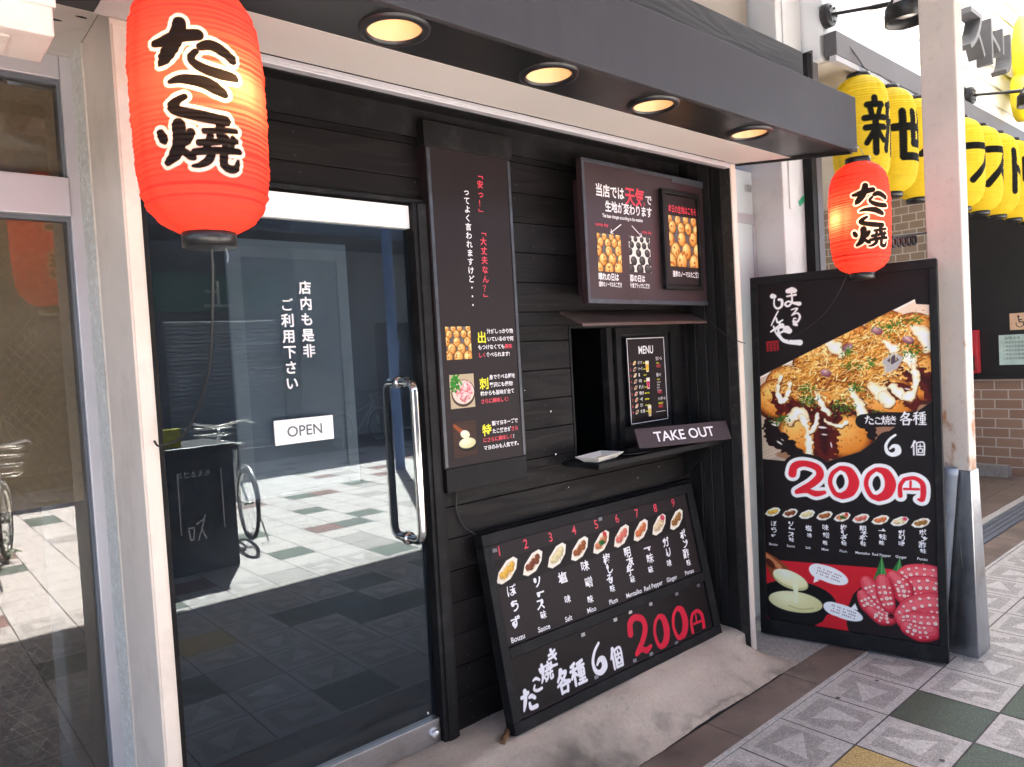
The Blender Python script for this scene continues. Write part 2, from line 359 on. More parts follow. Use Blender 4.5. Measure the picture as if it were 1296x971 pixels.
MAT['roofdark'] = mat('dark_arcade_roof', (0.07, 0.07, 0.075), 0.7)
MAT['leaf'] = mat('green_leaf', (0.06, 0.12, 0.03), 0.6, var=.4, vscale=20)
MAT['asphalt'] = mat('asphalt', (0.05, 0.05, 0.052), 0.9, var=.3, vscale=80)
MAT['bike'] = mat('silver_bike_paint', (0.45, 0.46, 0.48), 0.3, .6)
MAT['sheet'] = None

# pillar paint with rust
def rusty():
    m = mat('cream_pillar_paint', (0.56, 0.49, 0.44), 0.55, var=.10, vscale=3, dirt=(.34, .29, .25), dscale=30, damt=.28, bump=.2, bscale=60)
    nt = m.node_tree; L = nt.links.new; b = nt.nodes['Principled BSDF']; src = b.inputs['Base Color'].links[0].from_socket
    tc = nd(nt, 'ShaderNodeTexCoord'); mp = nd(nt, 'ShaderNodeMapping'); mp.inputs['Scale'].default_value = (1, 1, .45); L(tc.outputs['Object'], mp.inputs[0])
    n = nd(nt, 'ShaderNodeTexNoise'); n.inputs['Scale'].default_value = 7.5; n.inputs['Detail'].default_value = 9; n.inputs['Roughness'].default_value = .7; L(mp.outputs[0], n.inputs['Vector'])
    sp = nd(nt, 'ShaderNodeSeparateXYZ'); L(tc.outputs['Object'], sp.inputs[0])
    g = nd(nt, 'ShaderNodeMapRange'); g.inputs[1].default_value = .8; g.inputs[2].default_value = 2.3; g.inputs[3].default_value = .14; g.inputs[4].default_value = -.03; L(sp.outputs[2], g.inputs[0])
    a = nd(nt, 'ShaderNodeMath', operation='ADD'); L(n.outputs['Fac'], a.inputs[0]); L(g.outputs[0], a.inputs[1])
    r = nd(nt, 'ShaderNodeMapRange'); r.inputs[1].default_value = .66; r.inputs[2].default_value = .76; L(a.outputs[0], r.inputs[0])
    mx = nd(nt, 'ShaderNodeMix', data_type='RGBA'); mx.inputs[7].default_value = (.30, .13, .045, 1); L(src, mx.inputs[6]); L(r.outputs[0], mx.inputs[0]); L(mx.outputs[2], b.inputs['Base Color'])
    return m
MAT['pillar'] = rusty()

def brick_mat():
    m = mat('brown_brick_tile', (0.3, 0.2, 0.14), .6, var=.2, vscale=6, bump=.15)
    nt = m.node_tree; L = nt.links.new; b = nt.nodes['Principled BSDF']
    tc = nd(nt, 'ShaderNodeTexCoord'); sp = nd(nt, 'ShaderNodeSeparateXYZ'); L(tc.outputs['Object'], sp.inputs[0])
    cb = nd(nt, 'ShaderNodeCombineXYZ'); L(sp.outputs[1], cb.inputs[0]); L(sp.outputs[2], cb.inputs[1])
    br = nd(nt, 'ShaderNodeTexBrick'); br.offset = .5; br.inputs['Scale'].default_value = 1; br.inputs['Brick Width'].default_value = .24; br.inputs['Row Height'].default_value = .098; br.inputs['Mortar Size'].default_value = .006
    br.inputs['Color1'].default_value = (.36, .225, .155, 1); br.inputs['Color2'].default_value = (.28, .165, .115, 1); br.inputs['Mortar'].default_value = (.58, .52, .46, 1)
    L(cb.outputs[0], br.inputs['Vector'])
    src = b.inputs['Base Color'].links[0].from_socket
    mx = nd(nt, 'ShaderNodeMix', data_type='RGBA'); mx.inputs[0].default_value = .12; L(br.outputs['Color'], mx.inputs[6]); L(src, mx.inputs[7]); L(mx.outputs[2], b.inputs['Base Color'])
    return m
MAT['brick'] = brick_mat()
MAT['palebrick'] = brick_mat(); MAT['palebrick'].name = 'pale_brick_tile'
for n in MAT['palebrick'].node_tree.nodes:
    if n.bl_idname == 'ShaderNodeTexBrick':
        n.inputs['Color1'].default_value = (.36, .285, .22, 1); n.inputs['Color2'].default_value = (.29, .225, .17, 1); n.inputs['Mortar'].default_value = (.66, .63, .58, 1); n.inputs['Brick Width'].default_value = .15; n.inputs['Row Height'].default_value = .085

# ------------------------------------------------------------------ lettering
_tc = bpy.data.curves.new('lettering_source', 'FONT'); _to = bpy.data.objects.new('lettering_source', _tc); COL.objects.link(_to)
_cache = {}
def glyphs(body, bold=0.0):
    if bold > .01 and set(body) & set('ごぼ噌'): bold = 0.004
    if set(body) & set('！？'): bold = .006
    if bold > .02 and '味' in body: bold = .016
    key = (body, round(bold, 4))
    if key not in _cache:
        _tc.body = body; _tc.offset = bold; _tc.size = 1.0; _tc.resolution_u = 4
        dg = bpy.context.evaluated_depsgraph_get(); dg.update()
        me = bpy.data.meshes.new_from_object(_to.evaluated_get(dg))
        v = np.array([tuple(x.co)[:2] for x in me.vertices]) if len(me.vertices) else np.zeros((0, 2))
        f = [list(p.vertices) for p in me.polygons]
        bpy.data.meshes.remove(me); _cache[key] = (v, f)
    return _cache[key]

class Letters:
    """flat lettering laid on a sign's face (frame F, height n above it), one mesh"""
    def __init__(s, F, n=0.0012, seed=1): s.F = F; s.n = n; s.mb = MB(); s.rng = random.Random(seed)
    def line(s, body, u, v, size, align='l', bold=0.012, sx=1.0, rot=0.0, rough=0.0, slope=0.0):
        """baseline starts at (u, v)"""
        P, f = glyphs(body, bold)
        if not len(P): return s
        P = P * size; x0, x1 = P[:, 0].min(), P[:, 0].max()
        P = P * np.array([sx, 1])
        off = {'l': 0, 'c': -(x0 + x1) / 2 * sx, 'r': -x1 * sx}[align]
        s._put(P[:, 0] + off, P[:, 1], f, u, v, size, rot, rough); return s
    def char(s, ch, u, v, size, bold=0.015, sx=1.0, sy=1.0, rot=0.0, rough=0.0, em=True):
        """one character centred on (u, v); em keeps the em-box centre, else the ink is centred"""
        P, f = glyphs(ch, bold)
        if not len(P): return s
        P = P * size
        c = np.array([0.5, 0.38]) * size if em else (P.min(0) + P.max(0)) / 2
        s._put((P[:, 0] - c[0]) * sx, (P[:, 1] - c[1]) * sy, f, u, v, size, rot, rough); return s
    def column(s, body, u, v, size, step=None, **k):
        step = step or size * 1.05
        for i, ch in enumerate(body):
            if ch != ' ': s.char(ch, u, v + i * step, size, **k)
        return s
    def _put(s, X, Y, f, u, v, size, rot, rough):
        if rough:
            ph = s.rng.random() * 6
            X = X + rough * .6 * size * np.sin(Y / size * 5 + ph) ; Y = Y + rough * .6 * size * np.cos(X / size * 4 + ph)
        c, q = math.cos(rot), math.sin(rot)
        s.mb.add([s.F.p(u + x * c - y * q, v - (x * q + y * c), s.n) for x, y in zip(X, Y)], f)
    def rect(s, u0, u1, v0, v1): s.mb.add([s.F.p(u0, v1, s.n), s.F.p(u1, v1, s.n), s.F.p(u1, v0, s.n), s.F.p(u0, v0, s.n)], [(0, 1, 2, 3)]); return s
    def seg(s, a, b, w):
        a = Vector(a); b = Vector(b); d = (b - a).normalized(); q = Vector((-d.y, d.x)) * w / 2
        s.mb.add([s.F.p(*(p), s.n) for p in (a - q, b - q, b + q, a + q)], [(0, 1, 2, 3)]); return s
    def blob(s, u, v, ru, rv, a=0.0):
        ca, sa = math.cos(a), math.sin(a); s.n += 1e-5
        s.mb.add([s.F.p(u + ru * math.cos(t) * ca - rv * math.sin(t) * sa, v + ru * math.cos(t) * sa + rv * math.sin(t) * ca, s.n + .0004) for t in [k * math.pi / 7 for k in range(14)]], [list(range(14))[::-1]]); return s
    def build(s, m, parent, name='lettering'): return s.mb.build(name, m, parent, recalc=False)

# ------------------------------------------------------------------ printed pictures (ink on a fine grid of faces)
class Canvas:
    def __init__(s, w, h, nx, ny, bg=(27, 20, 21)):
        s.w, s.h, s.nx, s.ny = w, h, nx, ny
        s.X, s.Y = np.meshgrid(np.linspace(0, w, nx), np.linspace(0, h, ny))
        s.rgb = np.zeros((ny, nx, 3)) + np.array(bg, float); s.px = w / (nx - 1)
        s.rng = np.random.default_rng(7)
    def win(s, x0, x1, y0, y1, pad=0.0):
        a = max(0, int((x0 - pad) / s.w * (s.nx - 1)) - 1); b = min(s.nx, int((x1 + pad) / s.w * (s.nx - 1)) + 3)
        c = max(0, int((y0 - pad) / s.h * (s.ny - 1)) - 1); d = min(s.ny, int((y1 + pad) / s.h * (s.ny - 1)) + 3)
        return slice(c, max(c, d)), slice(a, max(a, b))
    def put(s, W, mask, col):
        m = mask[..., None]; s.rgb[W] = s.rgb[W] * (1 - m) + np.array(col, float) * m if not isinstance(col, np.ndarray) or col.ndim == 1 else s.rgb[W] * (1 - m) + col * m
    def ell(s, cx, cy, rx, ry, ang=0.0, col=(255, 255, 255), lit=None, edge=None, clip=None):
        q = max(rx, ry); W = s.win(cx - q, cx + q, cy - q, cy + q)
        x, y = s.X[W] - cx, s.Y[W] - cy; c, sn = math.cos(ang), math.sin(ang)
        a, b = (x * c + y * sn) / rx, (-x * sn + y * c) / ry; d = np.sqrt(a * a + b * b)
        m = np.clip((1 - d) * min(rx, ry) / s.px + .5, 0, 1)
        if clip is not None: m = m * clip[W]
        if lit is None: s.put(W, m, col); return
        t = np.clip(1 - np.hypot(a + .35, b + .4) / 1.5, 0, 1)[..., None]
        k = np.array(col, float) * (1 - t) + np.array(lit, float) * t
        if edge is not None:
            e = np.clip((d - .72) / .28, 0, 1)[..., None] ** 1.5; k = k * (1 - e) + np.array(edge, float) * e
        s.put(W, m, k)
    def dist(s, strokes, pad, W=None):  # noqa
        """signed distance to tapered brush strokes [(points, radii)...]"""
        allp = np.array([p for st in strokes for p in st[0]])
        W = W or s.win(allp[:, 0].min(), allp[:, 0].max(), allp[:, 1].min(), allp[:, 1].max(), pad)
        X, Y = s.X[W], s.Y[W]; D = np.full(X.shape, 1e9)
        for pts, rad in strokes:
            pts, rad = smooth(pts, rad)
            for i in range(len(pts) - 1):
                ax_, ay_ = pts[i]; bx, by = pts[i + 1]; dx, dy = bx - ax_, by - ay_; L2 = dx * dx + dy * dy + 1e-12
                t = np.clip(((X - ax_) * dx + (Y - ay_) * dy) / L2, 0, 1)
                D = np.minimum(D, np.hypot(X - ax_ - t * dx, Y - ay_ - t * dy) - (rad[i] * (1 - t) + rad[i + 1] * t))
        return W, D
    def strokes(s, strokes, col, grow=0.0, clip=None):
        mr = max(max(r) if isinstance(r, (list, tuple)) else r for _, r in strokes)
        W, D = s.dist(strokes, mr + grow + 2 * s.px)
        m = np.clip(.5 - (D - grow) / s.px, 0, 1)
        if clip is not None: m = m * clip[W]
        s.put(W, m, col)
    def mask(s, pts):
        pts = np.array(pts, float); X, Y = s.X, s.Y; ins = np.zeros(X.shape, bool); D = np.full(X.shape, 1e9)
        for i in range(len(pts)):
            (x0, y0), (x1, y1) = pts[i - 1], pts[i]
            if y0 != y1:
                c = ((y0 > Y) != (y1 > Y)) & (X < (x1 - x0) * (Y - y0) / (y1 - y0) + x0); ins ^= c
            dx, dy = x1 - x0, y1 - y0; t = np.clip(((X - x0) * dx + (Y - y0) * dy) / (dx * dx + dy * dy + 1e-12), 0, 1)
            D = np.minimum(D, np.hypot(X - x0 - t * dx, Y - y0 - t * dy))
        return np.clip(.5 + np.where(ins, D, -D) / s.px, 0, 1)
    def noise(s, scale, seed, aniso=1.0):
        rg = np.random.default_rng(seed); gx, gy = int(s.w / scale) + 3, int(s.h / (scale * aniso)) + 3; G = rg.random((gy, gx))
        u, v = s.X / scale, s.Y / (scale * aniso); i, j = u.astype(int), v.astype(int); fu, fv = u - i, v - j; fu = fu * fu * (3 - 2 * fu); fv = fv * fv * (3 - 2 * fv)
        return (G[j, i] * (1 - fu) + G[j, i + 1] * fu) * (1 - fv) + (G[j + 1, i] * (1 - fu) + G[j + 1, i + 1] * fu) * fv
    def sd(s, pts):
        m = s.px; s.px = 1e9; pts = list(pts); D = (s.mask(pts) - .5) * 1e9; s.px = m; return D
    def brushed(s, strokes, N, wob, edge, mid, hi, clip):
        mr = max(max(r) if isinstance(r, (list, tuple)) else r for _, r in strokes); W, D = s.dist(strokes, mr * 1.5 + 2 * s.px)
        D = D + (N[W] - .5) * wob; m = np.clip(.5 - D / s.px, 0, 1) * clip[W]; t = np.clip(-D / (mr * .8), 0, 1)[..., None]
        s.put(W, m, np.where(t < .4, np.array(edge, float) * (1 - t / .4) + np.array(mid, float) * t / .4, np.array(mid, float) * (1 - (t - .4) / .6) + np.array(hi, float) * (t - .4) / .6))
    def poly(s, pts, col): s.put((slice(None), slice(None)), s.mask(pts), col)
    def grain(s, amt):
        s.rgb = np.clip(s.rgb + s.rng.normal(0, amt, s.rgb.shape[:2])[..., None], 0, 255)
    def lin(s, k=0.92):
        c = s.rgb / 255.0; return np.where(c <= .04045, c / 12.92, ((c + .055) / 1.055) ** 2.4) * k
    def build(s, name, F, u0, v0, n, parent, m=None):
        nx, ny = s.nx, s.ny
        U = np.array(F.U); V = np.array(F.V); N = np.array(F.N); O = np.array(F.O)
        P = O + (s.X[..., None] + u0) * U + (s.Y[..., None] + v0) * V + n * N
        return gridmesh(name, P, s.lin(), m or MAT['print'], parent)

def smooth(pts, rad):
    pts = [np.array(p, float) for p in pts]; n = len(pts)
    rad = list(rad) if isinstance(rad, (list, tuple)) else [rad] * n
    if len(rad) != n: rad = list(np.interp(np.linspace(0, 1, n), np.linspace(0, 1, len(rad)), rad))
    if n < 3: return pts, rad
    P, Q = [], []
    for i in range(n - 1):
        a, b, c, d = pts[max(i - 1, 0)], pts[i], pts[i + 1], pts[min(i + 2, n - 1)]
        for k in range(5):
            t = k / 5
            P.append(.5 * ((2 * b) + (c - a) * t + (2 * a - 5 * b + 4 * c - d) * t * t + (-a + 3 * b - 3 * c + d) * t ** 3)); Q.append(rad[i] * (1 - t) + rad[i + 1] * t)
    P.append(pts[-1]); Q.append(rad[-1]); return P, Q

def gridmesh(name, P, C, m, parent=None, wrap=False, smooth_=False):
    ny, nx = P.shape[:2]; idx = np.arange(nx * ny).reshape(ny, nx)
    if wrap: idx = np.concatenate([idx, idx[:, :1]], 1)
    q = np.stack([idx[1:, :-1], idx[1:, 1:], idx[:-1, 1:], idx[:-1, :-1]], -1).reshape(-1, 4)
    me = bpy.data.meshes.new(name); me.vertices.add(nx * ny); me.vertices.foreach_set('co', P.reshape(-1).astype(np.float32))
    me.loops.add(q.size); me.loops.foreach_set('vertex_index', q.reshape(-1).astype(np.int32))
    me.polygons.add(len(q)); me.polygons.foreach_set('loop_start', (np.arange(len(q)) * 4).astype(np.int32))
    me.update(calc_edges=True)
    a = me.attributes.new('ink', 'FLOAT_COLOR', 'POINT'); cc = np.ones((nx * ny, 4), np.float32); cc[:, :3] = C.reshape(-1, 3); a.data.foreach_set('color', cc.reshape(-1))
    me.polygons.foreach_set('use_smooth', [smooth_] * len(q))
    me.materials.append(m); me.validate()
    o = bpy.data.objects.new(name, me); COL.objects.link(o)
    attach(o, parent)
    return o

def takoyaki_pan(c, x0, y0, w, h, dark=False, seed=3):
    """photo of balls turning in a cast iron pan (or black batter balls)"""
    rg = np.random.default_rng(seed); K = np.zeros(c.X.shape)
    K[(c.X >= x0) & (c.X <= x0 + w) & (c.Y >= y0) & (c.Y <= y0 + h)] = 1
    Wd = c.win(x0, x0 + w, y0, y0 + h)
    c.put(Wd, K[Wd], (226, 221, 214) if dark else (92, 92, 98))
    if not dark:
        for i in range(9): c.strokes([([(x0 + w * (i / 8), y0), (x0 + w * (i / 8 + .06), y0 + h)], c.px * .5)], (128, 126, 128), clip=K)
    rows = 5
    for j in range(rows):
        t = j / (rows - 1); r = w * (.105 + .085 * t); n = 4 if j < 2 else 3
        for i in range(n):
            x = x0 + w * ((i + (.5 if j % 2 else .12)) / (n - .5) * 1.0 + rg.normal(0, .015)); y = y0 + h * (.06 + .86 * t ** 1.15 + rg.normal(0, .01))
            if dark: c.ell(x, y, r * .86, r * .80, rg.random(), (26, 24, 27), (104, 98, 96), (14, 13, 15), clip=K)
            else:
                c.ell(x, y + r * .12, r * 1.06, r * 1.1, 0, (56, 48, 44), clip=K)
                c.ell(x, y, r, r * 1.12, rg.normal(0, .2), (196, 118, 40), (255, 232, 158), (128, 66, 22), clip=K)
                for q in range(3): c.ell(x + rg.normal(0, r * .35), y + rg.normal(0, r * .4), r * .22, r * .14, rg.random() * 3, (176, 96, 34), clip=K)
    return c

def mini_boat(c, x, y, L, H, ang, kind, seed):
    rg = np.random.default_rng(seed); ca, sa = math.cos(ang), math.sin(ang)
    P = lambda a, b: (x + a * ca * L + b * sa * H, y + a * sa * L - b * ca * H)
    c.poly([P(-1, .0), P(-.55, .62), P(.3, .9), P(.85, .62), P(1, .1), P(.6, -.55), P(-.1, -.85), P(-.75, -.55)], (248, 238, 222))
    c.poly([P(-.72, .0), P(-.4, .42), P(.3, .62), P(.72, .35), P(.5, -.32), P(-.1, -.55), P(-.55, -.32)], (228, 208, 178))
    top = [(232, 170, 70), (120, 62, 40), (226, 202, 150), (150, 84, 44), (196, 120, 80), (214, 110, 96), (208, 112, 66), (226, 190, 150), (150, 104, 54)][kind]
    for i in range(6):
        a = -.45 + .19 * i; b = .14 * math.cos(i * 2.4) ; px_, py_ = P(a, b)
        c.ell(px_, py_, H * .36, H * .34, 0, tuple(t * .8 for t in top), tuple(min(255, t * 1.2) for t in top))
    for i in range(26):
        a, b = rg.uniform(-.5, .55), rg.uniform(-.35, .4); p, q = P(a, b), P(a + rg.normal(0, .12), b + rg.normal(0, .2))
        k = rg.uniform(.65, 1.35); c.strokes([([p, q], c.px * .5)], tuple(min(255, t * k) for t in top))
    if kind == 4:
        for a, b, col in ((-.05, .05, (40, 110, 48)), (.12, -.1, (34, 92, 40)), (.6, .42, (206, 58, 58))): c.ell(*P(a, b), H * .34, H * .26, .4, col)
    if kind == 7: c.ell(*P(.62, .3), L * .24, H * .34, .3, (212, 70, 100))

D200 = {  # brush numerals in a 1 x 1 box (x right, y down), (points, radii)
 '2': [([(.02, .36), (.10, .10), (.40, .0), (.78, .12), (.86, .38), (.62, .66), (.30, .86), (.14, .95)], [.13, .12, .10, .11, .12, .11, .09, .07]), ([(.14, .96), (.45, .90), (.72, .98), (.98, .92)], [.07, .08, .10, .06])],
 '0': [([(.45, .02), (.15, .22), (.04, .55), (.22, .90), (.50, .98)], [.07, .08, .08, .09, .12]), ([(.50, .98), (.82, .82), (.97, .48), (.80, .12), (.45, .02)], [.12, .17, .19, .15, .07])],
 'yen': [([(.08, .92), (.06, .45), (.22, .12)], [.10, .09, .08]), ([(.22, .12), (.6, .02), (.9, .22), (.96, .60), (.93, .98), (.78, 1.0)], [.08, .09, .11, .12, .11, .05]), ([(.46, .2), (.46, .56)], .05), ([(.22, .58), (.78, .52)], .055)],
 '6': [([(.72, .0), (.36, .22), (.12, .55), (.20, .88), (.52, 1.0), (.84, .86), (.82, .62), (.58, .56), (.36, .70)], [.06, .07, .08, .10, .12, .17, .15, .10, .05])],
}
BR = {  # brush characters in a unit box
 'ta': [([(.02, .25), (.25, .24), (.50, .14)], .07), ([(.30, .02), (.28, .3), (.16, .62), (.03, .88)], [.09, .09, .08, .04]), ([(.55, .38), (.72, .36), (.92, .50)], [.06, .08, .07]), ([(.50, .66), (.56, .90), (.98, .92)], [.06, .08, .08])],
 'ko': [([(.15, .15), (.5, .08), (.85, .28)], [.05, .09, .07]), ([(.25, .52), (.12, .78), (.45, .95), (.95, .92)], [.06, .08, .09, .08])],
 'yaku': [([(.04, .22), (.1, .4)], .065), ([(.24, .05), (.25, .4), (.18, .75), (.04, .98)], [.08, .08, .07, .04]), ([(.38, .18), (.32, .4)], .05), ([(.26, .68), (.42, .9)], .05), ([(.50, .18), (1.0, .12)], .05), ([(.74, .0), (.74, .42)], .055), ([(.45, .46), (1.0, .40)], .05), ([(.60, .30), (.54, .6)], .045), ([(.88, .28), (.86, .58)], .045), ([(.42, .64), (1.0, .60)], .05), ([(.62, .66), (.56, .86), (.40, .98)], .05), ([(.80, .64), (.80, .94), (.98, .92), (.99, .78)], .05)],
 'ki': [([(.12, .28), (.5, .22), (.78, .10)], .065), ([(.08, .50), (.5, .45), (.86, .34)], .065), ([(.40, .02), (.55, .35), (.78, .66)], [.09, .07, .05]), ([(.24, .70), (.25, .94), (.78, .98)], [.05, .07, .06])],
 'kaku': [([(.42, .0), (.30, .2), (.08, .42)], [.10, .07, .05]), ([(.36, .14), (.80, .12), (.5, .42), (.02, .64)], [.06, .07, .06, .05]), ([(.36, .30), (.62, .5), (.98, .60)], [.05, .06, .08]), ([(.26, .68), (.28, 1.0)], .06), ([(.26, .68), (.78, .66), (.74, 1.0)], .06), ([(.28, .98), (.74, .98)], .055)],
 'shu': [([(.36, .02), (.10, .12)], .06), ([(.02, .32), (.46, .28)], .055), ([(.24, .1), (.24, 1.0)], .06), ([(.22, .36), (.04, .66)], .05), ([(.26, .40), (.44, .58)], .05), ([(.92, .02), (.54, .10)], .06), ([(.50, .24), (1.0, .22)], .05), ([(.58, .36), (.58, .68)], .05), ([(.58, .36), (.93, .36), (.93, .68)], .05), ([(.58, .52), (.93, .52)], .04), ([(.58, .68), (.93, .68)], .045), ([(.75, .1), (.75, .98)], .055), ([(.56, .84), (.95, .84)], .045), ([(.46, 1.0), (1.02, 1.0)], .055)],
 'ko2': [([(.28, .0), (.18, .2), (.02, .46)], [.09, .07, .04]), ([(.20, .30), (.20, 1.0)], .06), ([(.42, .10), (.42, .98)], .055), ([(.42, .10), (.96, .10), (.96, .98)], .055), ([(.42, .98), (.96, .98)], .055), ([(.52, .36), (.86, .36)], .045), ([(.69, .2), (.69, .55)], .045), ([(.55, .56), (.55, .82)], .045), ([(.55, .56), (.84, .56), (.84, .82)], .045), ([(.55, .82), (.84, .82)], .045)],
 'ma': [([(.30, .16), (.55, .14), (.72, .18)], [.13, .17, .12]), ([(.50, .0), (.50, .10)], .03), ([(.24, .42), (.76, .38)], [.05, .06]), ([(.52, .30), (.52, .72), (.28, .92), (.10, .80), (.30, .68), (.62, .78), (.95, .84)], [.05, .05, .06, .06, .05, .07, .12])],
 'ru': [([(.28, .10), (.72, .06), (.30, .48)], [.05, .07, .05]), ([(.30, .48), (.72, .36), (.90, .62), (.70, .94), (.42, .90)], [.05, .06, .08, .08, .10]), ([(.42, .90), (.44, .70), (.60, .72)], .05)],
 'ji': [([(.14, .0), (.06, .45), (.30, .88), (.95, 1.0)], [.04, .06, .08, .13]), ([(.42, .34), (.52, .42)], [.17, .13]), ([(.76, .10), (.84, .16)], [.09, .06])],
 'mo': [([(.20, .12), (.34, .16)], [.18, .14]), ([(.36, .10), (.30, .70), (.55, .95), (.86, .80), (.88, .45), (.66, .38)], [.05, .06, .08, .09, .10, .09])],
 'n': [([(.62, .0), (.30, .5), (.05, .98)], [.05, .06, .05]), ([(.12, .84), (.42, .46), (.56, .80), (.95, .66)], [.05, .06, .08, .06])],
 'ya': [([(.0, .46), (.36, .24), (.70, .10)], [.05, .10, .16]), ([(.70, .12), (.92, .36), (.60, .56)], [.12, .09, .06]), ([(.18, .10), (.34, .6), (.66, 1.0)], [.05, .06, .08])],
}
def brush(key, cx, cy, w, h, fat=1.0):
    k = (w + h) / 2 * fat
    return [([(cx + (a - .5) * w, cy + (b - .5) * h) for a, b in P], [q * k for q in r] if isinstance(r, list) else r * k) for P, r in BR[key]]
def num(key, x, y, w, h, ang=0.0):
    ca, sa = math.cos(ang), math.sin(ang); k = (w + h) / 2
    return [([(x + a * w * ca - b * h * sa, y + a * w * sa + b * h * ca) for a, b in P], [q * k for q in r] if isinstance(r, list) else r * k) for P, r in D200[key]]

# ================================================================== GROUND
g = MB(); g.quad((-120, -120, -0.012), (120, -120, -0.012), (120, 120, -0.012), (-120, 120, -0.012)).build('ground', MAT['asphalt']); tag(bpy.data.objects['ground'], kind='structure')
def pavement():
    T = 0.2975; x00, y00 = 2.632, 1.513; mb = MB(); rg = random.Random(11)
    fixed = {(-1, 1): 'y', (0, 1): 'm', (1, 1): 'g', (2, 1): 'm', (0, 2): 'g', (1, 2): 'm', (2, 2): 'g', (3, 1): 'm', (3, 2): 'm', (-1, 0): 'm', (0, 0): 'm', (1, 0): 'm', (2, 0): 'm', (3, 0): 'p', (4, 0): 'p', (4, 1): 'm', (5, 0): 'm', (-2, 0): 'm', (-2, 1): 'm'}
    mb.quad((-6, -9.2, -0.003), (13, -9.2, -0.003), (13, 1.53, -0.003), (-6, 1.53, -0.003), 6)
    for i in range(-28, 34):
        for j in range(0, 35):
            x0 = x00 + i * T; y1 = y00 - j * T; y0 = y1 - T; e = 0.0034
            near = -5 < x0 < 13 and y0 > -7.5
            if not near: continue
            k = fixed.get((i, j))
            if k is None:
                if j > 7: k = rg.choices('wwwwwgrp', [1, 1, 1, 1, 1, .45, .28, .3])[0]
                else: k = rg.choices('mgrpy', [.78, .13, .05, .02, .02])[0]
            z = 0.0006 * rg.random()
            def P(u, v, zz): return (x0 + e + (T - 2 * e) * u, y1 - e - (T - 2 * e) * v, zz)
            def rect(u0, v0, u1, v1, zz, mi): mb.quad(P(u0, v1, zz), P(u1, v1, zz), P(u1, v0, zz), P(u0, v0, zz), mi)
            if k in 'grypw':
                rect(0, 0, 1, 1, z, {'g': 3, 'r': 4, 'y': 5, 'p': 1, 'w': 2}[k]); continue
            rect(0, 0, 1, 1, z, 0); rect(.115, .115, .885, .885, z + .0009, 1)
            r = (i + 2 * j) % 4
            def rot(u, v):
                u, v = u - .5, v - .5
                for _ in range(r): u, v = -v, u
                return u + .5, v + .5
            tri = [rot(*q) for q in ((.26, .30), (.74, .34), (.60, .86))]
            mb.add([P(u, v, z + .0016) for u, v in tri], [(2, 1, 0)], 2)
            sq = [rot(*q) for q in ((.115, .62), (.30, .62), (.30, .885), (.115, .885))]
            mb.add([P(u, v, z + .0016) for u, v in sq], [(3, 2, 1, 0)], 0)
    for q in range(90):
        cx, cy = rg.uniform(1.9, 7.5), rg.uniform(-.2, 1.5); r = rg.uniform(.003, .011)
        mb.add([(cx + r * rg.uniform(.6, 1.2) * math.cos(t), cy + r * rg.uniform(.6, 1.2) * math.sin(t), .0034) for t in [k_ * math.pi / 4 for k_ in range(8)]], [list(range(8))], 6 if q % 3 else 1)
    o = mb.build('pavement', [MAT['tl'], MAT['td'], MAT['tw'], MAT['tg'], MAT['tr'], MAT['ty'], MAT['joint']], recalc=False)
    tag(o, kind='structure')
pavement()
mb = MB(); x = -6.0; rg = random.Random(4)
while x < 13:
    w = 0.6; mb.box(x, x + w - .004, 1.532, 1.698, -.01, 0.003 + rg.random() * .002); x += w
tag(mb.build('stone_strip', MAT['strip'], bevel=.003), kind='structure')
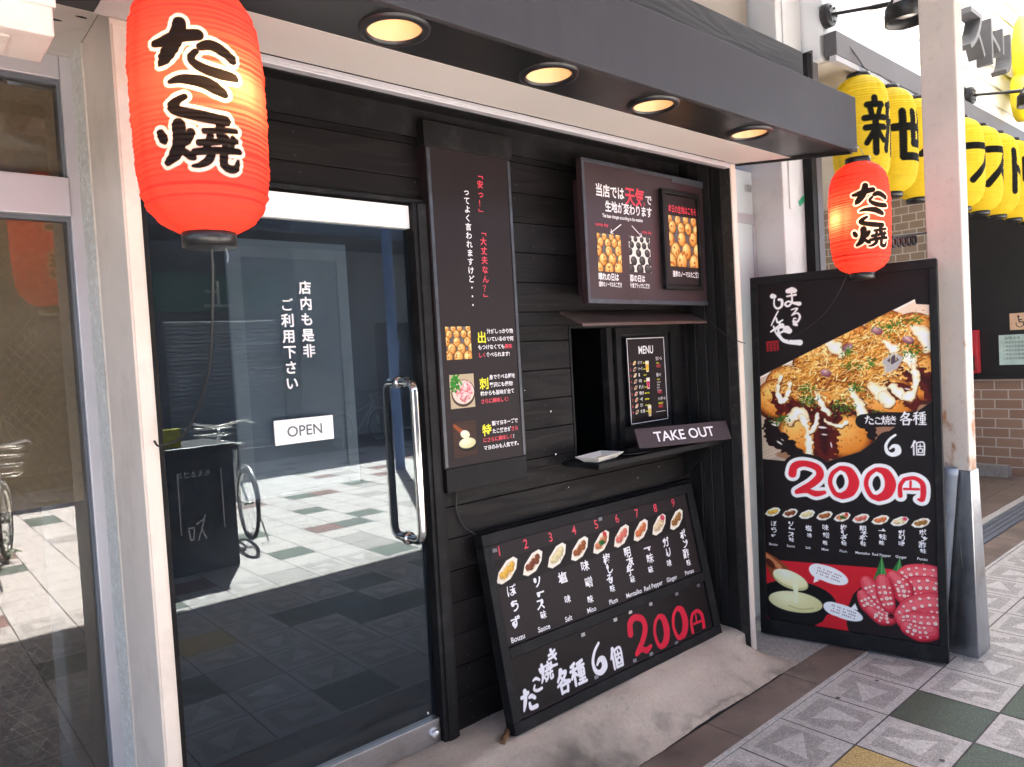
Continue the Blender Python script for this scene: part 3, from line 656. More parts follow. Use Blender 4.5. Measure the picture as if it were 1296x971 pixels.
def ramp():
    nx, ny = 460, 96; P = np.zeros((ny, nx, 3)); rg = np.random.default_rng(2)
    X, Y = np.meshgrid(np.linspace(-1.2, 3.135, nx), np.linspace(1.698, 2.26, ny))
    T = np.clip((Y - 1.698) / .30, 0, 1); Z = .006 + .114 * (T * T * (3 - 2 * T) * .55 + T * .45)
    Q = np.clip((3.135 - X) / .16, 0, 1); Z = np.where(Y < 1.93, .006 + (Z - .006) * (Q * Q * (3 - 2 * Q)) ** .7, Z)
    wob = .02 * np.sin(X * 3.1) + .008 * np.sin(X * 11) + .003 * np.sin(X * 41)
    Z += .0025 * np.sin(X * 23 + Y * 17) * np.minimum(1, T * 3) + .0012 * np.sin(X * 7 + 3) * np.sin(Y * 60) + rg.normal(0, .0005, X.shape)
    P = np.stack([X, Y + wob * (1 - T) * .35, Z], -1)
    Nz = Canvas(4.335, .562, nx, ny); ink = 1 - .22 * np.clip(Nz.noise(.30, 5) * .6 + Nz.noise(.06, 6) * .3 + Nz.noise(.016, 7) * .25 - .48, 0, 1)
    ink *= 1 - .25 * np.clip((Nz.noise(.012, 9) - .80) * 6, 0, 1) * np.clip(Nz.noise(.2, 10) * 1.6 - .3, 0, 1)
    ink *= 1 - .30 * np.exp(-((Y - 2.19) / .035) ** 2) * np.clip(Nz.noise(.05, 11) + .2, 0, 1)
    for i in range(60):      # spills, scuffs and trodden-in dirt
        cx, cy = rg.uniform(.5, 3.1), 1.70 + abs(rg.normal(0, .12)) if i % 3 else 2.05 + rg.normal(0, .07); a = rg.normal(0, .35); lx_ = rg.uniform(.003, .03); ly_ = lx_ * rg.uniform(.35, .9)
        u = (X - cx) * math.cos(a) + (Y - cy) * math.sin(a); v = -(X - cx) * math.sin(a) + (Y - cy) * math.cos(a)
        ink *= 1 - rg.uniform(.03, .26) * np.exp(-(u / lx_) ** 2 - (v / ly_) ** 2)
    for cx, cy, lx_, ly_, k in ((1.78, 1.83, .16, .07, .62), (1.62, 1.74, .25, .05, .55), (1.98, 1.75, .12, .035, .5), (2.25, 1.80, .07, .03, .3), (1.35, 1.80, .3, .12, .4), (2.55, 1.72, .3, .018, .35), (3.02, 1.73, .1, .03, .45)):
        warp = (Nz.noise(.07, int(cx * 100)) - .5) * .16 + (Nz.noise(.02, int(cy * 100)) - .5) * .06; ink *= 1 - k * np.exp(-((X - cx + warp) / lx_) ** 2 - ((Y - cy + warp * .5) / ly_) ** 2)
    ink *= 1 + rg.normal(0, .035, X.shape)
    o = gridmesh('concrete_ramp', P[::-1].copy(), np.repeat(ink[::-1, :, None], 3, 2), MAT['concrete'], None, smooth_=True)
    nt = MAT['concrete'].node_tree; bs = nt.nodes['Principled BSDF']; src = bs.inputs['Base Color'].links[0].from_socket
    at = nd(nt, 'ShaderNodeAttribute', attribute_name='ink'); mx = nd(nt, 'ShaderNodeMix', data_type='RGBA', blend_type='MULTIPLY'); mx.inputs[0].default_value = 1
    nt.links.new(src, mx.inputs[6]); nt.links.new(at.outputs['Color'], mx.inputs[7]); nt.links.new(mx.outputs[2], bs.inputs['Base Color'])
    tag(o, kind='structure')
ramp()
# the lane beyond the pillar: grating and red-brown paving in front of the next shop
mb = MB()
for i in range(4):
    y = 1.712 + i * .042; mb.box(3.9, 13, y, y + .034, -.01, .004)
tag(mb.build('drain_grating', MAT['gasket']), kind='structure')
mb = MB(); mb.box(3.128, 3.898, 1.7, 2.3, -.01, .004); tag(mb.build('alley_floor', MAT['td']), kind='structure')
mb = MB(); mb.box(-6, 13, 1.5155, 1.531, -.01, .0035); tag(mb.build('mortar_line', MAT['tl']), kind='structure')
mb = MB(); rg = random.Random(9)
mb.box(3.9, 13, 1.884, 1.94, -.01, .004, 1)
for i in range(30):
    for j in range(10):
        mb.box(3.95 + i * .3, 3.95 + i * .3 + .295, 1.946 + j * .2, 1.946 + j * .2 + .195, -.01, .003 + rg.random() * .001, 0)
tag(mb.build('shop_floor', [MAT['strip'], MAT['tl']]), kind='structure')

# ================================================================== SNACK SHOP
YW = 2.2
shop = thing('snack_shop', 'black plank takeaway snack shop with charcoal canopy and glass door', 'shop', (1.8, 2.2, 0))
def planks():
    front, back = MB(), MB(); cuts = [1.04, 1.62, 2.06]
    z = .118 - .12
    while z < 2.62:
        zs = [z, min(z + .12, 2.62)]
        for c in cuts:
            if zs[0] + .004 < c < zs[-1] - .004: zs.insert(-1, c)
        zs = sorted(zs)
        for a, b in zip(zs[:-1], zs[1:]):
            m = (a + b) / 2
            segs = [(0.52, 3.078)]
            if m < 2.06: segs = [(1.537, 3.078)]
            if 1.04 < m < 1.62: segs = [(1.537, 2.25), (3.035, 3.078)]
            for x0, x1 in segs:
                top = b - (.0026 if abs(b - zs[-1]) < 1e-6 else 0)
                front.box(x0, x1, YW, YW + .018, a, top)
                back.box(x0 + .002, x1 - .002, YW + .019, YW + .05, a, b)
        z += .12
    front.build('plank_wall', MAT['plank'], shop, bevel=.0014, seg=1)
    back.build('wall_backing', MAT['interior'], shop)
planks()
nl = MB(); rg = random.Random(31); z = .178
while z < 2.5:
    for x in (1.62, 2.08, 2.19, 2.62, 2.99) if z < 2.0 else (.62, 1.06, 1.5, 1.98, 2.2, 2.6):
        if not (1.0 < z < 1.66 and 2.24 < x < 3.04) and rg.random() < .85:
            for dz in (-.035, .035): nl.lathe([(0, 0), (.0024, 0), (.0026, .001)], (x + rg.gauss(0, .006), YW - .0008, z + dz + rg.gauss(0, .004)), 7, axis='y')
    z += .12
nl.build('nail_head', MAT['edgegrey'], shop)
sc = MB(); rg = random.Random(3)
for x, z in ((2.12, 1.262), (2.135, 1.08), (1.98, 1.36), (1.985, .72), (2.2, .93), (2.66, .90), (2.82, .93), (1.75, .70)):
    sc.lathe([(0, 0), (.0042 if x > 2.11 and x < 2.14 else .0022, 0)], (x, YW - .0012, z), 8, axis='y')
sc.build('pale_screw_head', MAT['white'], shop)
# reveal on the right, vertical boards
mb = MB(); y = 1.955
while y < 2.19:
    mb.box(3.078, 3.09, y, y + .055, .05, 2.42); y += .06
mb.build('side_reveal', MAT['vplank'], shop, bevel=.002, seg=1)
mb = MB(); mb.box(3.091, 3.118, 2.0, 2.6, .0, 2.6); mb.build('end_wall', MAT['interior'], shop)
# cream frame round the recess
mb = MB(); mb.box(.471, .511, 1.9, 2.178, .02, 2.344); mb.box(.472, .510, 1.906, 2.176, 2.3445, 2.386); mb.box(.4755, .5065, 1.8965, 1.8995, .02, 2.33); mb.build('frame_post', MAT['cream'], shop, bevel=.004)
mb = MB(); mb.box(3.084, 3.124, 1.9, 1.952, .02, 2.344); mb.build('frame_post', MAT['cream'], shop, bevel=.004)
mb = MB(); mb.box(3.0785, 3.0835, 1.906, 1.953, .02, 2.335); mb.build('post_edge_strip', mat('worn_dark_edge', (.016, .014, .013), .6, var=.4, vscale=30, dirt=(.16, .13, .10), dscale=26, damt=.35), shop)
mb = MB(); mb.box(.512, 3.083, 1.902, 1.93, 2.322, 2.344); mb.box(.512, 3.083, 1.899, 1.902, 2.330, 2.334); mb.build('lintel_trim', MAT['alu'], shop, bevel=.002)
mb = MB(); mb.box(.512, 3.083, 1.91, 2.2, 2.40, 2.42); mb.box(.512, 3.083, 1.9295, 1.934, 2.318, 2.40); mb.build('recess_top', MAT['black'], shop)
mb = MB(); mb.box(.52, 3.076, 2.185, 2.199, 2.30, 2.40); mb.build('top_batten', MAT['black'], shop)
# interior
mb = MB(); mb.box(.50, 3.3, 4.5, 4.55, .1, 2.7); mb.box(.478, .4995, 2.26, 4.5, .1, 2.7); mb.box(3.25, 3.3, 2.61, 4.5, .1, 2.7); mb.box(.50, 3.25, 2.26, 4.5, 2.65, 2.7); mb.box(.50, 3.25, 2.262, 4.5, .06, .118)
mb.build('interior_shell', MAT['interior'], shop)

# canopy
XE0, XE1 = 3.455, 3.142          # skewed end: front corner, back corner
lx = lambda y: XE0 + (XE1 - XE0) * (y - 1.476) / (1.9 - 1.476)
LAMPS = [(1.055, 1.588), (1.60, 1.588), (2.105, 1.588), (2.725, 1.588)]
fas = MB()
fas.prism([(-1.2, 1.476, 2.343), (lx(1.476), 1.476, 2.343), (lx(1.496), 1.496, 2.343), (-1.2, 1.496, 2.343)], (0, 0, .247))
fas.build('canopy_fascia', MAT['fascia'], shop, bevel=.002)
mb = MB(); mb.prism([(lx(1.4965), 1.4965, 2.336), (lx(1.9), 1.9, 2.336), (lx(1.9) - .02, 1.9, 2.336), (lx(1.4965) - .02, 1.4965, 2.336)], (0, 0, .25)); mb.build('canopy_end_board', MAT['black'], shop)
mb = MB(); mb.prism([(-1.2, 1.497, 2.565), (lx(1.497) - .021, 1.497, 2.565), (lx(2.09) , 2.09, 2.565), (-1.2, 2.09, 2.565)], (0, 0, .02)); mb.build('canopy_top', MAT['fascia'], shop)
def soffit():
    mb = MB(); z = 2.346; y0, y1 = 1.4965, 1.699; n = 32
    xs = -1.2
    for lxx, ly in LAMPS:
        a, b = lxx - .1, lxx + .1
        mb.quad((xs, y0, z), (a, y0, z), (a, y1, z), (xs, y1, z)); xs = b
        V = []
        for k in range(n):
            t = 2 * math.pi * (k + .5) / n; c, s = math.cos(t), math.sin(t)
            V.append((lxx + .072 * c, ly + .072 * s, z))
        for k in range(n):
            t = 2 * math.pi * (k + .5) / n; c, s = math.cos(t), math.sin(t)
            f = min((.1 / abs(c)) if abs(c) > 1e-6 else 9, ((y1 - ly) / s) if s > 1e-6 else 9, ((ly - y0) / -s) if s < -1e-6 else 9)
            V.append((lxx + f * c, ly + f * s, z))
        mb.add(V, [(k, (k + 1) % n, n + (k + 1) % n, n + k) for k in range(n)])
        for cx, cy in ((a, y0), (b, y0), (b, y1), (a, y1)):   # corner slivers
            best = sorted(range(n), key=lambda k: (V[n + k][0] - cx) ** 2 + (V[n + k][1] - cy) ** 2)[:2]
            mb.add([V[n + best[0]], V[n + best[1]], (cx, cy, z)], [(0, 1, 2)])
    mb.quad((xs, y0, z), (lx(y0) - .021, y0, z), (lx(y1) - .021, y1, z), (xs, y1, z))
    mb.build('canopy_soffit', MAT['soffit'], shop)
    mb = MB(); mb.prism([(.44, 1.70, 2.345), (lx(1.70) - .021, 1.70, 2.345), (lx(1.898) - .021, 1.898, 2.345), (.44, 1.898, 2.345)], (0, 0, .02)); mb.build('ceiling_strip', MAT['ceil'], shop)
soffit()
MAT['reflector'] = mat('warm_reflector', (0.86, 0.62, 0.40), 0.4, .2, var=.04, vscale=20)
MAT['bulb'] = emit('lit_bulb', (1.0, 0.76, 0.46), 0.6)
for lxx, ly in LAMPS:
    d = MB().lathe([(.070, 2.362), (.070, 2.338), (.078, 2.334), (.090, 2.338), (.092, 2.3455)], (lxx, ly, 0), 40).build('downlight', MAT['blackgloss'], shop)
    MB().lathe([(.0695, 2.345), (.066, 2.40), (.056, 2.44), (.030, 2.452)], (lxx, ly, 0), 40).build('reflector', MAT['reflector'], d)
    MB().lathe([(0, 2.424), (.018, 2.426), (.028, 2.434), (.030, 2.448)], (lxx, ly, 0), 24).build('bulb', MAT['bulb'], d)
mb = MB(); mb.box(-1.2, 3.262, 1.62, 1.645, 2.587, 2.80); mb.box(-1.2, 3.262, 1.6455, 2.09, 2.785, 2.80); mb.build('roof_edge_board', MAT['topboard'], shop, bevel=.002)
mb = MB(); mb.box(-3, 3.63, 2.1, 2.25, 2.66, 4.6); mb.build('upper_wall', MAT['tan'], shop)

# door
dr = MB(); dr.box(.60, 1.466, 2.186, 2.224, .122, .208); door = dr.build('door', MAT['brushed'], shop, bevel=.002)
tag(door, 'glass door leaf with stainless kick rail')
MB().box(.60, 1.466, 2.186, 2.224, 1.972, 2.052).build('top_rail', MAT['whiterail'], door, bevel=.002)
MAT['doorglass'] = glass('door_glass', (.80, .84, .86), 1.80, refl=(.84, .95, 1.0))
MAT['clear'] = clear('clear_pane_back', (.97, .98, .98))
mb = MB(); mb.box(.606, 1.464, 2.204, 2.212, .208, 1.972)
mb.m = [0 if i == 2 else 1 for i in range(6)]
mb.build('pane', [MAT['doorglass'], MAT['clear']], door, recalc=False)
h = MB(); hp = []
for k in range(9):
    t = k / 8 * math.pi / 2; hp.append((1.392, 2.204 - .090 + .035 * (1 - math.sin(t)) - 0, 1.418 + 0 * t))
pts = [(1.392, 2.2035, 1.432), (1.392, 2.17, 1.432)] + [(1.392, 2.15 - .036 * math.sin(a), 1.396 + .036 * math.cos(a)) for a in [R(d) for d in range(0, 91, 15)]] + \
      [(1.392, 2.15 - .036 * math.sin(a), .915 + .036 * math.cos(a)) for a in [R(d) for d in range(90, 181, 15)]] + [(1.392, 2.17, .879), (1.392, 2.2035, .879)]
h.tube(pts, .0155, 16)
for z in (1.432, .879): h.lathe([(0, 2.192), (.022, 2.192), (.022, 2.2035)], (1.392, 0, z), 16, axis='y')
h.build('handle', MAT['steel'], door)
MB().lathe([(0, 2.168), (.016, 2.169), (.019, 2.174), (.019, 2.186)], (1.438, 0, .158), 20, axis='y').build('lock_knob', MAT['brushed'], door)
MB().lathe([(0, 2.200), (.006, 2.200), (.006, 2.204)], (1.428, 0, .232), 12, axis='y').build('pane_clip', MAT['steel'], door)
mb = MB(); mb.box(.512, .598, 2.172, 2.235, .118, 2.06); mb.build('door_frame', MAT['black'], shop, bevel=.003)
mb = MB(); mb.box(1.468, 1.536, 2.165, 2.235, .118, 2.06); mb.box(1.484, 1.522, 2.158, 2.166, .118, 2.06); mb.build('door_frame', MAT['black'], shop, bevel=.003)
mb = MB(); mb.box(.512, 1.536, 2.175, 2.2345, 2.061, 2.075); mb.build('door_head', MAT['black'], shop)

# notice sheet and lettering on the door
def wrinkled(name, c, rough, amt, sc):
    m = mat(name, c, rough, var=.18, vscale=5, bump=amt, bscale=sc); return m
FD = Frame((.82, 2.222, 1.905), (1, 0, 0), (0, 0, -1))
notice = thing('door_notice', 'grey film notice with white vertical Japanese lettering inside the glass door', 'notice', (1.02, 2.222, 1.1))
nx, ny = 60, 110; P = np.zeros((ny, nx, 3)); rg = np.random.default_rng(8)
ph = rg.random((14, 4))
for j in range(ny):
    for i in range(nx):
        u, v = i / (nx - 1) * .405, j / (ny - 1) * .80
        wv = sum(.0011 * math.sin((a * 40 - 20) * u + (b * 40 - 20) * v + c * 6.3) for a, b, c, d in ph) * min(1, .25 + v * 1.2)
        P[j, i] = FD.p(u, v, wv - .002)
gridmesh('film', P, np.full((ny, nx, 3), .1), wrinkled('grey_film', (.105, .135, .165), .35, .4, 30), notice, smooth_=True)
mb = MB(); mb.fbox(FD, .002, .045, .0, .80, .0045, .0052); mb.fbox(FD, .365, .403, .0, .80, .0045, .0052); mb.fbox(FD, .0455, .3645, .0, .055, .0045, .0052); mb.build('film_border', wrinkled('pale_film', (.165, .195, .22), .35, .2, 20), notice)
FG = Frame((0, 2.2035, 0), (1, 0, 0), (0, 0, -1)); FG.O = Vector((0, 2.2035, 0))
L = Letters(FG, .0006)
for k, (body, x, z0, z1) in enumerate((('店内も是非', 1.062, -1.758, -1.555), ('ご利用下さい', .997, -1.703, -1.455))):
    st = (z1 - z0) / (len(body) - 1)
    L.column(body, x, z0, .044, step=st, bold=.022)
L.build(MAT['white'], notice)
openp = thing('open_sign', 'small white OPEN plate on the glass door', 'sign', (1.027, 2.2, 1.30))
FO = Frame((.927, 2.2, 1.342), (1, 0, .0), (0, 0, -1))
mb = MB(); mb.fbox(FO, 0, .2, 0, .078, -.003, .002); mb.build('plate', MAT['whiterail'], openp, bevel=.001)
Letters(FO, .0026).line('OPEN', .1, .055, .047, 'c', bold=.012).build(MAT['darkgrey'], openp)

# takeout window
win = MB(); F0 = Frame((0, 2.2, 0), (1, 0, 0), (0, 0, -1))
win.box(2.2505, 2.262, 2.196, 2.25, 1.04, 1.62); win.box(2.262, 3.034, 2.196, 2.25, 1.606, 1.62); win.box(2.50, 2.535, 2.205, 2.245, 1.045, 1.606); win.box(2.548, 2.582, 2.192, 2.23, 1.05, 1.606); win.box(2.96, 3.034, 2.196, 2.25, 1.045, 1.606)
win.box(2.582, 2.96, 2.20, 2.23, 1.575, 1.606); win.box(2.582, 2.96, 2.20, 2.23, 1.05, 1.09)
wf = win.build('takeout_window', MAT['black'], shop, bevel=.002)
tag(wf, 'open takeout window with a sliding sash')
mb = MB(); mb.box(2.583, 2.959, 2.212, 2.218, 1.091, 1.574); mb.build('sash_panel', MAT['blackgloss'], wf)
V0 = [(2.19, 2.185, 1.668), (3.07, 2.185, 1.668), (3.055, 2.045, 1.606), (2.18, 2.045, 1.606)]
MB().prism(V0, (0, .006, .013)).build('window_visor', MAT['brown'], shop, bevel=.002)
mb = MB(); mb.box(2.18, 3.06, 2.0, 2.1955, 1.022, 1.046); mb.build('counter_shelf', MAT['black'], shop, bevel=.003)
mb = MB(); mb.prism([(3.02, 2.02, 1.021), (3.02, 2.195, 1.021), (3.02, 2.195, .86)], (.018, 0, 0)); mb.build('shelf_bracket', MAT['black'], shop)
mb = MB(); mb.lathe([(0, 1.0485), (.118, 1.0485), (.126, 1.056), (.127, 1.058), (.119, 1.0525), (0, 1.0525)], (2.47, 2.125, 0), 48)
tag(mb.build('serving_tray', mat('black_lacquer', (.012, .011, .011), .22), None), 'round black lacquer tray on the takeout counter', 'tray')
def dish():
    t = thing('takeaway_dish', 'shallow white dish with wooden picks at the counter end', 'dish', (2.275, 2.07, 1.046))
    F = Frame((2.262, 2.068, 1.047), (.985, .17, 0), (.17, -.985, 0)); F.N = Vector((0, 0, 1))
    def ring(a, b, z): return [F.p(-a, -b, z), F.p(a, -b, z), F.p(a, b, z), F.p(-a, b, z)]
    rs = [ring(.066, .034, 0), ring(.100, .060, .024), ring(.096, .056, .024), ring(.064, .032, .003)]
    V = [p for r in rs for p in r]; Fc = [(3, 2, 1, 0)]
    for k in range(3):
        for i in range(4): Fc.append((k * 4 + i, k * 4 + (i + 1) % 4, k * 4 + 4 + (i + 1) % 4, k * 4 + 4 + i))
    Fc.append((12, 13, 14, 15))
    MB().add(V, Fc).build('bowl', MAT['dish'], t, bevel=.002)
    rg = random.Random(2); mb = MB()
    for i in range(5):
        a = rg.uniform(-.012, .012); mb.tube([F.p(-.05, a, .008 + i * .0012), F.p(.05, a + rg.uniform(-.012, .012), .009 + i * .0012)], .0014, 6)
    mb.build('picks', MAT['straw'], t)
dish()

# ================================================================== SIGNS ON THE SHOP
# hanging banner
ban = thing('banner_sign', 'tall dark banner sign with red and white vertical writing and three food photos', 'sign', (1.725, 2.15, 1.02))
FB = Frame((1.53, 2.15, 2.352), (1, 0, 0), (0, 0, -1))
mb = MB(); mb.fbox(FB, -.012, .402, 0, .088, -.05, .008); mb.build('top_bar', MAT['black'], ban, bevel=.002)
mb = MB(); mb.fbox(FB, 0, .39, 1.245, 1.333, -.05, .006); mb.build('bottom_bar', MAT['black'], ban, bevel=.002)
mb = MB(); mb.fbox(FB, -.004, .392, .0885, 1.2445, -.05, 0); mb.build('sheet', MAT['poster'], ban)
mb = MB(); mb.fbox(FB, .0, .013, .095, 1.24, .0005, .003); mb.fbox(FB, .378, .391, .095, 1.24, .0005, .003); mb.build('edge_tape', MAT['edgegrey'], ban)
def fb(x, z): return x - 1.53, 2.352 - z
L = Letters(FB); u, v = fb(1.768, 2.188)
red_text = '﹁安っ！﹂ ﹁大丈夫なん？﹂'
L.column(red_text, u, v, .031, step=.0355, bold=.018); L.build(MAT['red'], ban)
L = Letters(FB); u, v = fb(1.700, 2.118); L.column('ってよく言われますけど・・・', u, v, .029, step=.0322, bold=.018)
paras = [(1.712, 1.612, '出', ['汁がしっかり効', 'いているので何', 'もつけなくても', '　　食べられます!'], [(2, 7, '美味'), (3, 0, 'しく')]),
         (1.711, 1.438, '刺', ['身で食べる鯛を', '贅沢にも使用!', '柚からも旨味が全て', ''], [(3, 0, 'さらに美味しく!')]),
         (1.711, 1.262, '特', ['製マヨネーズで', 'たこ焼きが', '　　　　　　　　!', 'マヨのみも人気です。'], [(1, 5, 'さら'), (2, 0, 'にさらに美味しく')])]
LR, LY = Letters(FB), Letters(FB); s0 = .0192
for x, z, big, lines, reds in paras:
    u, v = fb(x, z)
    LY.char(big, u + .021, v + .034, .046, bold=.02)
    for k, ln in enumerate(lines):
        uu = u + (.047 if k < 2 else 0)
        for i, ch in enumerate(ln):
            if ch != '　': L.char(ch, uu + (i + .5) * s0 * .98, v + .012 + k * .0295, s0, bold=.022)
    for k, i0, tx in reds:
        uu = u + (.047 if k < 2 else 0)
        for i, ch in enumerate(tx): LR.char(ch, uu + (i0 + i + .5) * s0 * .98, v + .012 + k * .0295, s0, bold=.022)
L.build(MAT['white'], ban); LR.build(MAT['red'], ban); LY.build(MAT['yellow'], ban)
c = Canvas(.115, .12, 70, 74); takoyaki_pan(c, 0, 0, .115, .12, seed=1); c.build('food_photo', FB, *fb(1.566, 1.62), .0012, ban)
c = Canvas(.112, .124, 70, 76, (188, 170, 140)); rg = np.random.default_rng(4)
c.ell(.06, .07, .055, .05, 0, (70, 52, 42)); c.ell(.06, .066, .05, .044, 0, (226, 205, 190))
for i in range(60):
    a, r = rg.random() * 6.3, rg.random() ** .5; k = rg.uniform(.8, 1.1); c.ell(.064 + .036 * r * math.cos(a), .062 + .034 * r * math.sin(a), .009, .006, rg.random() * 3, tuple(np.array([(206, 84, 92), (232, 196, 190), (190, 60, 74)][i % 3]) * k), (250, 225, 222))
for i in range(70): c.ell(.022 + rg.normal(0, .011), .032 + rg.normal(0, .018), .006, .004, rg.random() * 3, (40 + rg.integers(30), 100 + rg.integers(60), 40))
c.build('food_photo', FB, *fb(1.571, 1.445), .0012, ban)
def spoon_photo(c, S, ox, oy):
    c.ell(ox + .6 * S, oy + .72 * S, .42 * S, .24 * S, 0, (24, 22, 24), (60, 58, 60)); c.ell(ox + .6 * S, oy + .68 * S, .36 * S, .18 * S, 0, (220, 206, 150), (252, 248, 216))
    c.strokes([([(ox + .08 * S, oy + .04 * S), (ox + .36 * S, oy + .26 * S), (ox + .5 * S, oy + .36 * S)], [.05 * S, .08 * S, .12 * S])], (150, 76, 42))
    c.ell(ox + .52 * S, oy + .38 * S, .2 * S, .14 * S, .3, (232, 222, 176), (255, 252, 232)); c.strokes([([(ox + .56 * S, oy + .45 * S), (ox + .58 * S, oy + .66 * S)], .03 * S)], (246, 240, 206))
c = Canvas(.108, .13, 70, 80, (66, 44, 36))
for i in range(5): c.poly([(0, .03 * i), (.108, .03 * i + .01), (.108, .03 * i + .012), (0, .03 * i + .002)], (40, 27, 23))
spoon_photo(c, .108, 0, .008); c.build('food_photo', FB, *fb(1.572, 1.272), .0012, ban)

# weather sign
wea = thing('weather_sign', 'square maroon sign about weather batter with small inset frame on its right', 'sign', (2.65, 2.05, 1.7))
KX = lambda x: x * .9762; KZ = lambda z: 1.5 + (z - 1.5) * .9762
FW = Frame((2.222, 2.05, 2.292), (1, 0, -.008), (0, 0, -1))
def fw(x, z): return KX(x) - 2.222, 2.292 - KZ(z)
mb = MB(); mb.fbox(FW, 0, .848, 0, .592, -.03, 0); mb.fbox(FW, .1, .16, .05, .55, -.148, -.0305); mb.fbox(FW, .68, .74, .05, .55, -.148, -.0305); mb.build('board', MAT['maroon'], wea, bevel=.002)
mb = MB(); mb.fbox(FW, 0, .848, 0, .014, .0005, .003); mb.fbox(FW, 0, .848, .574, .592, .0005, .003); mb.fbox(FW, 0, .014, .0145, .5735, .0005, .003); mb.fbox(FW, .60, .848, .0, .03, .0032, .0045); mb.build('edge_tape', MAT['edgegrey'], wea)
L = Letters(FW); LR = Letters(FW)
u, v = fw(2.355, 2.166); L.line('当店では', u, v, .056, bold=.022, sx=.82)
u, v = fw(2.548, 2.150); LR.line('天気', u, v, .084, bold=.02, sx=.80); u, v = fw(2.688, 2.160); L.line('で', u, v, .048, bold=.02)
u, v = fw(2.412, 2.104); L.line('生地が変わります', u, v, .049, bold=.022, sx=.80)
u, v = fw(2.392, 2.074); L.line('The base changes according to the weather', u, v, .021, bold=.012, sx=.72)
u, v = fw(2.345, 2.035); LR.line('sunny day', u, v, .02, bold=.01); u, v = fw(2.655, 2.025); LR.line('rainy day', u, v, .018, bold=.01)
for (xa, za, xb, zb) in ((2.512, 2.052, 2.44, 2.010), (2.585, 2.052, 2.652, 2.008)):
    a, b = fw(xa, za), fw(xb, zb); L.seg(a, b, .0035); d = (Vector(b) - Vector(a)).normalized()
    for sg in (1, -1):
        q = Vector((d.x * math.cos(2.5 * sg) - d.y * math.sin(2.5 * sg), d.x * math.sin(2.5 * sg) + d.y * math.cos(2.5 * sg))) * .017; L.seg(b, (b[0] + q.x, b[1] + q.y), .0035)
for x, t1, t2 in ((2.347, '晴れの日は', '通常のノーマルたこ焼き'), (2.554, '雨の日は', '竹炭ブラックたこ焼き')):
    u, v = fw(x, 1.806); L.line(t1, u, v, .034, bold=.022, sx=.76); u, v = fw(x, 1.778); L.line(t2, u, v, .023, bold=.02, sx=.58)
L.build(MAT['white'], wea); LR.build(MAT['red'], wea)
c = Canvas(.15, .158, 90, 95); takoyaki_pan(c, 0, 0, .15, .158, seed=5); u, v = fw(2.35, 2.003); c.build('food_photo', FW, u, v, .0012, wea)
c = Canvas(.145, .155, 90, 95); takoyaki_pan(c, 0, 0, .145, .155, True, seed=6); u, v = fw(2.558, 2.006); c.build('food_photo', FW, u, v, .0012, wea)
fr = thing('batter_frame', 'narrow black inset frame with orange ball photo on the maroon sign', 'frame', (2.9, 2.03, 1.74))
u0, v0 = fw(2.785, 2.238)
mb = MB()
for a in ((0, .29, 0, .02), (0, .29, .432, .452), (0, .018, .0202, .4318), (.272, .29, .0202, .4318)): mb.fbox(FW, u0 + a[0], u0 + a[1], v0 + a[2], v0 + a[3], .0032, .024)
mb.build('surround', MAT['black'], fr, bevel=.002)
mb = MB(); mb.fbox(FW, u0 + .0185, u0 + .2715, v0 + .0205, v0 + .4315, .0046, .010); mb.build('sheet', MAT['poster'], fr)
c = Canvas(.215, .232, 110, 120); takoyaki_pan(c, 0, 0, .215, .232, seed=9); u, v = fw(2.842, 2.122); c.build('food_photo', FW, u, v, .0112, fr)
L = Letters(FW, .0112); u, v = fw(2.843, 2.140); L.line('本日の生地はこちら', u, v, .037, bold=.02, sx=.66); L.build(MAT['red'], fr)
L = Letters(FW, .0112); u, v = fw(2.855, 1.838); L.line('通常のノーマルたこ焼き', u, v, .030, bold=.02, sx=.65); L.build(MAT['white'], fr)
mb = MB(); mb.fbox(FW, u0 + .291, u0 + .312, v0 + .21, v0 + .25, .004, .02); mb.build('latch', MAT['blackgloss'], fr)

# MENU poster
men = thing('menu_poster', 'narrow black MENU poster with white outline on the sliding sash', 'poster', (2.75, 2.19, 1.15))
FM = Frame((2.608, 2.186, 1.556), (1, 0, 0), (.012, 0, -1)); 
mb = MB(); mb.fbox(FM, 0, .285, 0, .405, -.004, 0); mb.build('sheet', MAT['poster'], men)
L = Letters(FM, .0008); w = .0035
L.rect(.004, .281, .004, .004 + w); L.rect(.004, .281, .401 - w, .401); L.rect(.004, .004 + w, .0076, .3974); L.rect(.281 - w, .281, .0076, .3974)
L.line('MENU', .14, .078, .052, 'c', bold=.016, sx=.78); LR = Letters(FM, .0008); LY = Letters(FM, .0008)
nm = ['ぼうず', 'ソース', '塩', '味噌', '梅しそ', '明太子', '一味', 'ガリ', 'ポン酢']
for k in range(9):
    v = .125 + k * .0285; LR.line(str(k + 1), .018, v, .014, bold=.02); L.line(nm[k], .075, v, .0175, bold=.02, sx=.62); LY.line(['BOUZU', 'SAUCE', 'SALT', 'MISO', 'PLUM', 'MENTAI', 'PEPPER', 'GINGER', 'PONZU'][k], .113, v, .010, bold=.01)
for k, v in enumerate((.112, .19, .305)):
    L.line(['生ビール', '酎ハイ', 'ハイボール'][k], .21, v, .019, bold=.02, sx=.62); LY.line(['beer', 'sour', 'highball'][k], .212, v + .018, .012); LR.line(['400円', '400円', '400円'][k], .212, v + (.036 if k != 1 else .082), .019, bold=.02, sx=.7)
for k in range(4): L.line(['レモン', 'うめ', 'もも', 'ライム'][k], .208, .222 + k * .013, .0105)
L.rect(.19, .262, .358, .360)
L.build(MAT['white'], men); LR.build(MAT['red'], men); LY.build(MAT['yellow'], men)
c = Canvas(.13, .29, 66, 146, (27, 20, 21))
